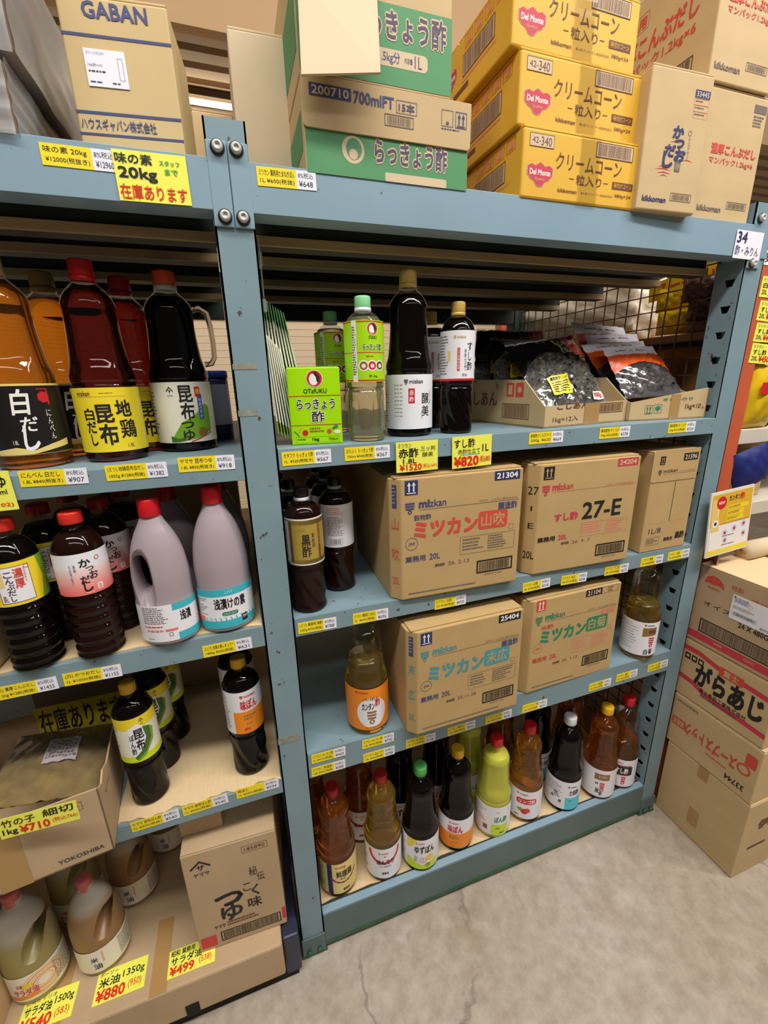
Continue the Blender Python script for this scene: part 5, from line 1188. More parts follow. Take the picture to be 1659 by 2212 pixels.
# cooking oil jugs on the low platform
OILP = mat('milky_oil_plastic', (206, 196, 176), .3, trans=.3); OIL_Y = mat('oil_behind_plastic_yellow', (176, 160, 104), .3, trans=.3); OIL_O = mat('oil_behind_plastic_orange', (168, 128, 84), .3, trans=.3)
OP = [(0, .86), (.012, .97), (.03, 1), (.40, 1), (.52, .98), (.64, .90), (.74, .76), (.82, .55), (.86, .40), (.88, .33), (.93, .32)]
CAP_PINK = mat('cap_rose', (196, 96, 90), .35); g_ = 'cooking oil jugs'
pa = spot(108, 2148, L4, .055); pb = spot(243, 2095, L4, .055)
jug('oil_jug', 'pale yellow cooking oil jug with orange swirl label and rose cap', pa, OP, .315, .060, [(.035, .190, .0125, .035, -.32)], OILP, CAP_PINK, art=art_saladoil, labz=(.06, .33), rz=.1, cap=(.885, .30), level=.66, m2=OIL_Y, group=g_, sy=.9)
jug('oil_jug', 'orange-brown rice oil jug with plain cream label and rose cap', pb, OP, .280, .058, [(.034, .168, .0115, .031, -.32)], OILP, CAP_PINK, art=art_komeabura, labz=(.06, .33), rz=.1, cap=(.885, .30), level=.74, m2=OIL_O, group=g_, sy=.9)
jug('oil_jug', 'cooking oil jug in the shade behind the orange swirl one', behind(pa, .055, .14), OP, .315, .060, [(.035, .190, .0125, .035, -.32)], OILP, CAP_PINK, art=art_saladoil, labz=(.06, .33), cap=(.885, .30), level=.66, m2=OIL_Y, group=g_, sy=.9)
jug('oil_jug', 'rice oil jug in the shade behind the cream-labelled one', behind(pb, .050, .14), OP, .280, .058, [(.034, .168, .0115, .031, -.32)], OILP, CAP_PINK, art=art_komeabura, labz=(.06, .33), cap=(.885, .30), level=.74, m2=OIL_O, group=g_, sy=.9)
jug('oil_jug', 'rice oil jug deepest in the shade of the low platform', behind(pb, .125, .27), OP, .280, .058, [(.034, .168, .0115, .031, -.32)], OILP, CAP_PINK, art=art_komeabura, labz=(.06, .33), cap=(.885, .30), level=.74, m2=OIL_O, group=g_, sy=.9)
# navy canister at the back of the upper left shelf
t = thing('canister', 'navy and silver canister at the back of the upper left shelf beside the middle post', 'canister', (-.085, .36, L1 + .0004))
g = G(); g.revolve([(.036, 0), (.038, .004), (.038, .15), (.036, .155)], 40, LB_NAVY); g.build('body', t); g = G(); g.revolve([(.0385, .04), (.0385, .14)], 40, mat('canister_silver', (150, 156, 180), .35), cap=False); g.build('label', t); g = G(); g.revolve([(.0395, .1555), (.0395, .17), (.037, .173)], 40, LB_BLUE); g.build('lid', t)

# ================================================================== cut-down trays and bags
def tray(name, label, at, w, d, rz, side, hf, m, front=None, left=None, back=.12, tape=None):
    """side: [(y, z)] upper edge of both side walls from front to back"""
    t = thing(name, label, 'tray', at, rz); th = .0035
    g = G(); g.box((0, 0, .0003), (w, d, .004), m)
    a, b = hf
    g.add([(0, 0, 0.0003), (w, 0, 0.0003), (w, 0, b), (0, 0, a), (th, th, 0.0003), (w - th, th, 0.0003), (w - th, th, b), (th, th, a)], [(0, 1, 2, 3), (5, 4, 7, 6), (0, 3, 7, 4), (1, 5, 6, 2), (3, 2, 6, 7)], m)
    for x0, x1, h0 in ((0, th, a), (w - th, w, b)):
        pl = [(0, 0.0003), (d, 0.0003)] + [(y, z) for y, z in side[::-1]] + [(0, h0)]
        n = len(pl); g.add([(x0, y, z) for y, z in pl] + [(x1, y, z) for y, z in pl], [list(range(n)), list(range(n, 2 * n))[::-1]] + [(i, (i + 1) % n, n + (i + 1) % n, n + i) for i in range(n)], m)
    g.box((0, d - th, 0.0003), (w, d, back), m)
    if front: front.to(g, lambda x, y, o: (x, -o, y))
    if left: left.to(g, lambda x, y, o: (-o, d - x, y))
    g.build('body', t)
    if tape:
        f = G(); f.box((w * tape[0], -.0012, .0003), (w * tape[1], -.0005, a + (b - a) * tape[0] + .001), TAPE); f.build('packing_tape', t)
    return t
s = Sheet(.308, .056, 2); s.T('1kg×12入', .10, .52, .39, .82, INK_BROWN, .0); s.barcode(.55, .06, .94, .52, INK_BROWN, .0018); s.T('こしあん', .14, -.05, .50, .22, INK_BROWN, .03)
sl = Sheet(.37, .15, 2); sl.T('こしあん', .12, .42, .52, .68, INK_BROWN, .02); sl.barcode(.58, .62, .86, .88, INK_BROWN, .002); sl.rect(.62, .26, .70, .50, INK_RED); sl.rect(.715, .26, .795, .50, INK_RED); sl.rect(.64, .3, .68, .46, KRAFT, 2); sl.disc(.755, .38, .008, KRAFT, 2)
t1 = tray('bean_paste_tray', 'cut-down kraft carton used as a tray for black bags of dried fungus', (.690, .030, S1 + .0004), .308, .37, math.radians(7), [(.0, .053), (.075, .118), (.37, .122)], (.053, .057), KRAFT, s, sl, tape=(.46, .64))
s = Sheet(.252, .085, 2); s.arrows(.20, .52, .30, .80, KRAFT, INK_GREEN, True); s.frame(.315, .50, .415, .78, INK_GREEN, .0009); s.disc(.365, .62, .009, INK_GREEN, ry=.006); s.rect(.36, .63, .37, .74, INK_GREEN); s.T('1kg×10', .72, .52, .92, .72, INK_BROWN, .02); s.T('入', .935, .60, .97, .70, INK_BROWN, .02); s.T('きざみのり', .42, .30, .80, .40, INK_GREEN, .02)
t2 = tray('seaweed_tray', 'low kraft tray of orange bags at the right end of the upper shelf', (.994, .058, S1 + .0004), .252, .34, math.radians(-7.5), [(.0, .05), (.16, .095), (.34, .11)], (.050, .083), KRAFT, s, None, back=.11, tape=(.52, .64))
def quad_map(BL, BR, TR, TL, bulge, pw=2.4):
    n = (BR - BL).cross(TL - BL).normalized()
    if n.dot(CAM - (BL + BR + TR + TL) / 4) < 0: n = -n
    def f(u, v, o=0.0):
        p = BL * (1 - u) * (1 - v) + BR * u * (1 - v) + TR * u * v + TL * (1 - u) * v
        k = (1 - abs(2 * u - 1)**pw) * (1 - abs(2 * min(1, v * 1.08) - 1)**pw)
        wr = .0022 * math.sin(u * 31 + v * 7) * math.sin(v * 23 - u * 11) + .0016 * math.sin(u * 57 - v * 37)
        return p + n * (bulge * max(0, k) + wr + o)
    return f
def back_map(BL, BR, TR, TL, bulge):
    f = quad_map(BL, BR, TR, TL, -bulge * .4); return f
def fungus(name, f, n, seed, mats, lo=.06, hi=.74, parent=None, edge=None, r=(.005, .011)):
    rnd = random.Random(seed); g = G()
    for i in range(n):
        u = rnd.uniform(.05, .95); v = rnd.uniform(lo, hi if edge is None else edge(u))
        c = f(u, v, -.0085); a = rnd.uniform(0, 2 * PI); s = rnd.uniform(*r); m = rnd.choice(mats)
        ax = Vector((math.cos(a), rnd.uniform(-.5, .5), math.sin(a))).normalized(); ay = ax.cross(Vector((0, -1, rnd.uniform(-.4, .4)))).normalized(); az = ax.cross(ay)
        vs = []
        for jj in range(3):
            for ii in range(4):
                x = (ii / 3 - .5) * 2; y = (jj / 2 - .5) * 1.2; zz = .5 * (x * x + .5 * y * y) * (1 if i % 3 else -1) + rnd.uniform(-.12, .12)
                vs.append(c + ax * (x * s) + ay * (y * s) + az * (zz * s))
        g.add(vs, [(jj * 4 + ii, jj * 4 + ii + 1, jj * 4 + ii + 5, jj * 4 + ii + 4) for jj in range(2) for ii in range(3)], m, True)
    o = g.build(name, parent); o['kind'] = 'stuff'; return o
FUN = [mat('dried_fungus_dark', (84, 76, 62), .7), mat('dried_fungus_grey', (128, 118, 98), .7), mat('dried_fungus_black', (44, 38, 34), .6)]
KELP = [mat('dried_slice_brown', (92, 76, 68), .6), mat('dried_slice_black', (40, 34, 34), .5)]
BAGK = mat('bag_print_black', (20, 18, 18), .2); BAGO = mat('bag_print_orange', (236, 92, 30), .3); BAGW = mat('bag_header_white', (250, 244, 250), .3); BAGG = mat('bag_print_olive', (150, 146, 104), .3); BAGR = mat('bag_print_red', (214, 40, 44), .3)
def quadgrid(g, f, u0, u1, v0, v1, m, o, nu=14, nv=14, cut=None):
    def fn(a, b):
        u = u0 + (u1 - u0) * a
        w1 = cut(u) if cut else v0
        v = w1 + (v1 - w1) * b
        return f(u, v, o)
    g.grid(fn, nu, nv, m)
def big_bag(lab, c, seed, bulge=.028, full=True):
    t = thing('dried_fungus_bag', lab, 'bag', (0, 0, 0), 0, 'bags of dried fungus')
    f = quad_map(*c, bulge); b = back_map(*c, bulge)
    g = G(); quadgrid(g, f, 0, 1, 0, 1, CLEAR_BAG, .0, 26, 26); quadgrid(g, b, 0, 1, 0, 1, CLEAR_BAG, 0, 10, 10); g.build('film', t)
    g = G(); quadgrid(g, b, .02, .98, .02, .95, FUN[2], -.001, 10, 10); g.build('back_panel', t)
    arch = lambda u: .42 + .27 * max(0, 1 - (abs(u - .40) / .42)**2.2) if u < .62 else .545 - .06 * (u - .62)
    g = G(); quadgrid(g, f, .0, 1, 0, .93, BAGK, .0014, 40, 8, arch)
    quadgrid(g, f, .60, .93, .64, .90, BAGG, .0024, 10, 6); quadgrid(g, f, .76, .99, .60, .93, BAGR, .003, 10, 6)
    s = Sheet(1, 1); s.VT('きくらげ', .63, .11, .74, .36, INK_BLACK, .03, 0); s.T('業務用', .80, .12, .95, .22, INK_WHITE, .03, 0)
    s.to(g, lambda x, y, o: f(x, y, .0045), off=0); g.build('printed_panel', t)
    g = G(); quadgrid(g, f, .0, 1, .935, 1.04, CLEAR_BAG, .001, 20, 3); quadgrid(g, f, .0, 1, .94, .955, BAGW, .0016, 20, 1); g.build('zip_header', t)
    if full:
        fungus('dried_fungus', f, 620, seed, FUN, .04, .6, t, edge=lambda u: arch(u) - .02)
        g = G(); quadgrid(g, f, .20, .47, .12, .34, mat('sticker_yellow', (250, 226, 20), .3), .003, 6, 6); s = Sheet(1, 1); s.fine(.23, .69, .45, .86, 4, INK_BLACK); s.T('業務用きくらげ', .22, .67, .45, .72, INK_BLACK, .02)
        q = Sheet(1, 1); rr = random.Random(3)
        for i in range(5):
            x = .225
            while x < .44:
                ww = rr.uniform(.006, .016); q.rect(x, .735 + .026 * i, x + ww, .749 + .026 * i, INK_BLACK); x += ww + .005
        q.T('業務用きくらげ', .22, .675, .45, .72, INK_BLACK, .02, 1); q.to(g, lambda x, y, o: f(x, y, .0036), off=0)
        g.build('yellow_sticker', t); g = G(); quadgrid(g, f, .78, .94, .03, .12, INK_WHITE, .003, 5, 3); q = Sheet(1, 1); q.T('500g', .80, .895, .92, .955, INK_RED, .03); q.to(g, lambda x, y, o: f(x, y, .0042), off=0); g.build('price_sticker', t)
    return t
big_bag('big black-printed bag of dried fungus leaning at the front of the bean paste tray', (P(1172, 884, y=.075), P(1312, 868, y=.095), P(1232, 718, y=.28), P(1086, 742, y=.24)), 5)
big_bag('second black fungus bag, half hidden behind the left side of the front one', (P(1070, 840, y=.20), P(1200, 830, y=.22), P(1190, 735, y=.34), P(1058, 728, y=.33)), 6, .03, True)
big_bag('rearmost dark fungus bag with a flat clear header, back of the bean paste tray', (P(1020, 830, y=.30), P(1180, 815, y=.32), P(1172, 712, y=.46), P(1030, 708, y=.44)), 7, .02, True)
def orange_bag(lab, c, seed, bulge=.018, n=110):
    t = thing('dried_slice_bag', lab, 'bag', (0, 0, 0), 0, 'orange-topped bags')
    f = quad_map(*c, bulge); b = back_map(*c, bulge); arch = lambda u: .46 + .16 * max(0, 1 - (abs(u - .5) / .5)**2)
    g = G(); quadgrid(g, f, 0, 1, 0, .84, CLEAR_BAG, .0, 20, 20); quadgrid(g, b, 0, 1, 0, .84, CLEAR_BAG, 0, 8, 8); g.build('film', t)
    g = G(); quadgrid(g, b, .02, .98, .02, .82, KELP[1], -.001, 8, 8); g.build('back_panel', t)
    g = G(); quadgrid(g, f, .0, 1, 0, .82, BAGO, .0014, 24, 6, arch); g.build('printed_panel', t)
    g = G(); quadgrid(g, f, .0, 1, .815, 1.0, BAGW, .0008, 16, 3); s = Sheet(1, 1); rr = random.Random(seed)
    x = .2
    while x < .8: s.rect(x, .07, x + .03, .09, INK_GREY); x += .04
    s.to(g, lambda x, y, o: f(x, y, .002), off=0); g.build('header', t)
    fungus('dried_slice', f, n, seed, KELP, .05, .5, t, edge=lambda u: arch(u) - .05, r=(.006, .012)); return t
orange_bag('front orange-topped bag of dried slices leaning in the right tray', (P(1352, 862, y=.092), P(1478, 850, y=.085), P(1408, 748, y=.20), P(1300, 752, y=.19)), 11)
orange_bag('second orange-topped bag, its white header crossing behind the front one', (P(1320, 850, y=.15), P(1440, 840, y=.15), P(1388, 737, y=.27), P(1254, 745, y=.26)), 12)
orange_bag('third orange-topped bag with a plain header, deeper in the right tray', (P(1310, 842, y=.21), P(1425, 835, y=.21), P(1374, 722, y=.33), P(1262, 724, y=.32)), 13, n=60)
orange_bag('rearmost orange-topped bag with its header standing highest', (P(1290, 838, y=.27), P(1400, 830, y=.27), P(1346, 708, y=.38), P(1232, 696, y=.37)), 14, n=60)
# bamboo shoot tray with its bag and a dark sign behind it
p0 = P(275, 1836, z=L3 + .004)
s = Sheet(.315, .165, 3); s.frame(.72, .08, .90, .20, INK_GREY, .0008); s.T('600340', .74, .10, .88, .18, INK_GREY); s.T('YOKOSHIBA', .70, .84, .95, .90, INK_DGREY, .02); s.rect(.40, 0, .56, 1, TAPE)
trb = tray('bamboo_shoot_tray', 'torn kraft tray of bamboo shoots at the left picture edge', (-.70, -.095, L3 + .0045), .315, .36, math.radians(7), [(0, .165), (.03, .150), (.06, .158), (.10, .140), (.36, .13)], (.162, .168), KRAFT_DULL, s, back=.14)
c = (P(-50, 1755, y=-.04), P(232, 1708, y=-.02), P(252, 1562, y=.235), P(48, 1590, y=.215))
BAMB = mat('bamboo_bag_olive', (132, 106, 48), .3, noise=.3, scale=26, bump=.6)
t = thing('bamboo_shoot_bag', 'clear bag of olive-brown bamboo shoots lying in the torn tray', 'bag', (0, 0, 0))
f = quad_map(*c, .02); b = quad_map(*c, -.03)
g = G(); quadgrid(g, f, 0, 1, 0, 1, BAMB, 0, 24, 24); quadgrid(g, b, 0, 1, 0, 1, BAMB, 0, 10, 10); g.build('contents', t)
g = G(); quadgrid(g, f, -.01, 1.01, -.01, 1.02, CLEAR_BAG, .004, 24, 24); g.build('film', t)
g = G(); quadgrid(g, f, .36, .66, .35, .72, mat('sticker_grey', (176, 166, 168), .4), .0055, 6, 6); s = Sheet(1, 1); rr = random.Random(8)
for i in range(6):
    x = .38
    while x < .62: w_ = rr.uniform(.01, .03); s.rect(x, .32 + .05 * i, x + w_, .345 + .05 * i, INK_GREY); x += w_ + .01
s.to(g, lambda x, y, o: f(x, y, .0065), off=0); g.build('sticker', t)
# carton of soup base on the platform
s = Sheet(.226, .345, 5); yamasa(s, .07, .06, .22, .15, INK_BLACK, 2); s.frame(.62, .05, .90, .115, INK_BROWN, .001); s.T('185890', .65, .065, .87, .10, INK_BROWN, 0)
s.T('秘', .66, .27, .75, .36, INK_BLACK, .0); s.T('伝', .74, .345, .82, .43, INK_BLACK, .0); s.T('こ', .57, .42, .66, .50, INK_BLACK, .0); s.T('く', .66, .46, .74, .57, INK_BLACK, .02); s.T('味', .60, .585, .75, .69, INK_BLACK, .02); s.T('つ', .26, .46, .55, .58, INK_BLACK, .028, 2); s.T('つ', .262, .468, .555, .588, INK_BLACK, .028, 2); s.T('ゆ', .30, .585, .53, .745, INK_BLACK, .028, 2)
s.T('ヤマサ', .20, .76, .32, .80, INK_BLACK, .02); s.fine(.34, .755, .74, .81, 2, INK_BROWN); s.barcode(.25, .84, .94, .945, INK_BLACK, .003); s.rect(.03, .85, .20, .965, INK_ROSE); s.rect(.96, .80, 1, .93, INK_ROSE)
carton('soup_base_carton', 'kraft soup base carton with brush lettering and number 185890 on the low platform', (-.292, .002, L4 + .0008), .226, .30, .355, math.radians(-2), KRAFT_DULL, front=s, flaps=True)
carton('storage_carton', 'small dull carton on top of the soup base carton, left of the two', (-.292, .05, L4 + .357), .10, .24, .085, math.radians(-2), KRAFT_DULL, flaps=False)
carton('storage_carton', 'small dull carton on top of the soup base carton, right of the two', (-.185, .14, L4 + .357), .10, .2, .10, math.radians(2), KRAFT_DULL, flaps=False)
carton('storage_carton', 'plain carton edge at the lower left picture corner beside the oil jugs', (-.86, -.03, L4 + .0008), .13, .3, .26, 0, KRAFT)
t = thing('paper_sack', 'crumpled brown paper sack at the left picture edge beside the ribbed bottles', 'sack', (-.60, -.01, L2 + .0045))
g = G(); g.prism([(0, 0), (.085, -.004), (.088, .16), (0, .16)], 0, .125, KRAFT, .008); g.build('body', t)
g = G(); g.grid(lambda a, b: (.082 + .012 * b + .006 * math.sin(a * 14) * b, -.006 + .15 * a, .10 + .03 * b + .006 * math.sin(a * 19)), 14, 3, KRAFT); g.build('folded_top', t)
# hanging strips of small packets on the middle post
PK = mat('packet_cream', (240, 238, 218), .4); PKG = mat('packet_green_header', (176, 232, 176), .4); PKC = mat('packet_lime_print', (160, 196, 60), .4)
strip = thing('hanging_strip', 'white plastic strip hanging from the top beam beside the middle post', 'display strip', (.043, .085, 1.62))
g = G(); g.tube([(0, 0, .275), (.002, .02, .24), (.004, .05, .17), (.006, .07, .10)], .0016, PAPER, 6); g.build('cord', strip); g = G()
for z in (.16, .245): g.box((-.002, .02, z - .012), (.006, .05, z + .012), PAPER, .002)
g.build('clip', strip)
n = 0
for k in range(9):                                   # rear bundle with green headers
    t = thing('hanging_packet', 'thin cream packet with green header in the rear fan of packets', 'packet', (.050 + .0040 * k, .165 + .002 * k, 1.800 - .003 * k), 0, 'rear fan of hanging packets', (math.radians(-1.5 - 1.0 * k), 0, math.radians(80 + 1.2 * k)))
    g = G(); g.box((-.06, -.0016, -.235), (.06, .0016, -.045), PK, .0006); g.build('body', t)
    g = G(); g.box((-.06, -.0007, -.050), (.06, .0007, -.006), PKG); g.build('header', t)
for k in range(8):                                   # front bundle
    t = thing('hanging_packet', 'thin cream packet with lime foot in the front fan of packets', 'packet', (.0395 + .0032 * k, .085 + .003 * k, 1.742 - .004 * k), 0, 'front fan of hanging packets', (math.radians(-3.0 - .7 * k), 0, math.radians(80 + 1.0 * k)))
    g = G(); g.box((-.045, -.0013, -.19), (.045, .0013, -.02), PK, .0005); g.build('body', t)
    g = G(); g.box((-.045, -.0008, -.215), (.045, .0008, -.190), PKC); g.build('foot', t)

# ================================================================== goods beyond the wire mesh
def pillow(g, w, h, th, m, seed=1, n=16, wr=.004, pw=2.2):
    rnd = random.Random(seed); p1, p2 = rnd.uniform(0, 6), rnd.uniform(0, 6)
    for sgn in (1, -1):
        g.grid(lambda a, b: ((a - .5) * w, sgn * (-th / 2 * ((1 - abs(2 * a - 1)**pw) * (1 - abs(2 * b - 1)**pw))**.6 + wr * math.sin(a * 19 + p1) * math.sin(b * 15 + p2) * (1 - abs(2 * a - 1)**4) * (1 - abs(2 * b - 1)**4)), b * h), n, n, m)
def packet(name, lab, at, w, h, th, rot, m, header=None, art=None, seed=1, group=None, cat='packet'):
    t = thing(name, lab, cat, at, 0, group, rot)
    g = G(); pillow(g, w, h, th, m, seed)
    if art:
        s = Sheet(w * .8, h * .8); art(s); s.to(g, lambda x, y, o: (x - w * .4, -th / 2 * .98 - .002 - o, y + h * .1))
    g.build('body', t)
    if header: g = G(); g.box((-w / 2, -.001, h - .002), (w / 2, .001, h + .04), header); g.build('header', t)
    return t
SACKW = mat('white_sack_film', (236, 222, 196), .3, noise=.12, scale=22, bump=.6)
t = thing('white_sack', 'big crumpled off-white sack of dried goods behind the wire mesh', 'sack', (1.53, .80, 1.7458), math.radians(8))
g = G(); rnd = random.Random(4)
bm = bmesh.new(); bmesh.ops.create_cube(bm, size=1); bmesh.ops.subdivide_edges(bm, edges=bm.edges[:], cuts=14, use_grid_fill=True)
for v in bm.verts:
    d = v.co.normalized(); sph = d * .62; c = v.co.lerp(sph, .35)
    k = 1 + .035 * math.sin(c.x * 21 + c.z * 13) * math.sin(c.y * 19 - c.z * 9) + .02 * math.sin(c.y * 43 + c.x * 31) + .015 * math.sin(c.z * 51 - c.y * 29)
    v.co = Vector((c.x * .36 * k, c.y * .66 * k, max(0, (c.z + .5)) * .22 * (k if v.co.z > -.4 else 1)))
g.bm(bm, SACKW, True); g.build('body', t)
g = G(); g.grid(lambda a, b: (-.12 + .03 * math.sin(a * 9 + b * 3), -.18 + .5 * a,   .205 + .03 * b + .008 * math.sin(a * 25) * b), 20, 4, SACKW); g.build('gathered_top', t)
WRAPB = mat('amber_brown_wrap', (150, 108, 58), .22, noise=.25, scale=14, bump=.35)
for k, (y, lab) in enumerate(((.12, 'amber-brown wrapped bundle behind the wire mesh, nearer the slotted post'), (.62, 'amber-brown wrapped bundle behind the wire mesh, farther from the slotted post'))):
    t = thing('wrapped_bundle', lab, 'bundle', (1.345, y, 1.5308), 0, 'amber-brown bundles')
    g = G(); g.box((0, 0, 0), (.42, .46, .18), WRAPB, .02); g.build('body', t); g = G(); g.box((.05, .1, .1802), (.37, .36, .184), CLEAR_BAG, .001); g.build('wrap_fold', t)
for (x, y, z, w, d, h, lab) in ((1.345, .10, 1.2105 - .0, .10, .9, .24, 'added brown carton blocking light beyond the wire mesh, level with the second shelf'), (1.345, .14, .6205, .4, .8, .38, 'added brown carton blocking light beyond the wire mesh, level with the lowest bottles'), (1.345, .30, .002, .5, .7, .5, 'large added carton blocking light on the floor under the orange rack')):
    carton('storage_carton', lab, (x, y, z), w, d, h, 0, KRAFT_DULL)  # cartons added beyond the mesh to block the light
YB = mat('yellow_foil_pack', (214, 178, 28), .25, noise=.15, scale=20); BR = mat('dark_brown_pack', (62, 42, 36), .25, noise=.2, scale=25, bump=.4)
for k, (u, v, x, lab) in enumerate(((1462, 672, 1.42, 'upper yellow foil packet hanging behind the wire mesh'), (1462, 722, 1.40, 'lower yellow foil packet hanging behind the wire mesh'))):
    q = P(u, v, x=x); packet('yellow_packet', lab, (q.x, q.y, max(q.z, 1.7465)), .13, .075, .035, (0, 0, math.radians(-66)), YB, seed=k, group='yellow foil packets')
for k, (u, v, x, lab) in enumerate(((1520, 650, 1.40, 'upper dark brown packet behind the wire mesh near the post'), (1530, 690, 1.41, 'middle dark brown packet behind the wire mesh near the post'), (1528, 728, 1.43, 'lower grey-brown packet behind the wire mesh near the post'))):
    q = P(u, v, x=x); packet('dark_packet', lab, (q.x, q.y, max(q.z, 1.7465)), .12, .075 if k < 2 else .05, .05, (0, 0, math.radians(-62)), BR if k < 2 else mat('grey_brown_pack', (120, 104, 104), .3), seed=5 + k, group='dark packets')
q0, q1 = P(1416, 622, x=1.40), P(1556, 585, x=1.40)
s = Sheet(abs(q1.y - q0.y) * 1.02 + .04, .06, 2); s.T('スーもイッ', .12, .15, .95, .85, INK_RED, .05, 2)
g = G(); L_ = s.w; g.box((0, -.002, 0), (L_, .002, .06), mat('banner_yellow', (244, 204, 24), .4)); s.to(g, lambda x, y, o: (x, -.002 - o, y)); o = g.build('yellow_banner', None, (1.402, q0.y + .02, 1.868), (0, math.radians(-6), math.radians(-90))); tag(o, 'yellow banner with red lettering above the packets behind the wire mesh', 'banner')
# orange rack goods at the right picture edge
for k, (z, lab, x, y) in enumerate(((1.4555, 'yellow snack bag on the grey shelf right of the orange post', 1.50, .055), (1.4555, 'second yellow snack bag, farther along the grey shelf from the orange post', 1.68, .055))):
    packet('snack_bag', lab, (x, y, z), .15, .21, .07, (0, 0, 0), YB, seed=20 + k, group='yellow snack bags', art=(lambda s: s.rect(.1, .3, .5, .5, LB_RED)) if k == 0 else None, cat='bag')
packet('blue_cloth_bag', 'dark blue bag hanging below the grey shelf right of the orange post', (1.515, .03, 1.27), .15, .13, .05, (0, math.radians(-14), 0), mat('navy_cloth', (20, 32, 100), .6), seed=31, cat='bag')
carton('storage_carton', 'small printed kraft carton under the blue bag on the orange rack', (1.455, .09, 1.2105), .22, .28, .19, 0, KRAFT, front=(lambda s: (s.rect(.3, .25, .9, .27, INK_BROWN), s.fine(.35, .35, .8, .5, 2, INK_BROWN), s.frame(.25, .1, .95, .9, INK_BROWN, .001), s)[3])(Sheet(.22, .19)), flaps=False)
t = thing('paper_roll', 'roll of pale paper lying on the carton stack behind the advertising card', 'roll', (1.60, -.012, 1.064)); g = G(); g.revolve([(.030, -.11), (.030, .11)], 24, KRAFT_PALE)
o = g.build('roll', t, (0, 0, 0), (0, PI / 2, 0)); g = G(); g.revolve([(.012, -.112), (.012, .112)], 16, KRAFT_DULL); g.build('core', t, (0, 0, 0), (0, PI / 2, 0))
# blue tape line on the outside of the right post
g = G(); a = P(1534, 1070, x=1.3225); 
g.box((1.3212, .004, .78), (1.3222, .018, 1.28), mat('blue_masking_tape', (60, 96, 190), .5)); o = g.build('blue_tape', right_post)

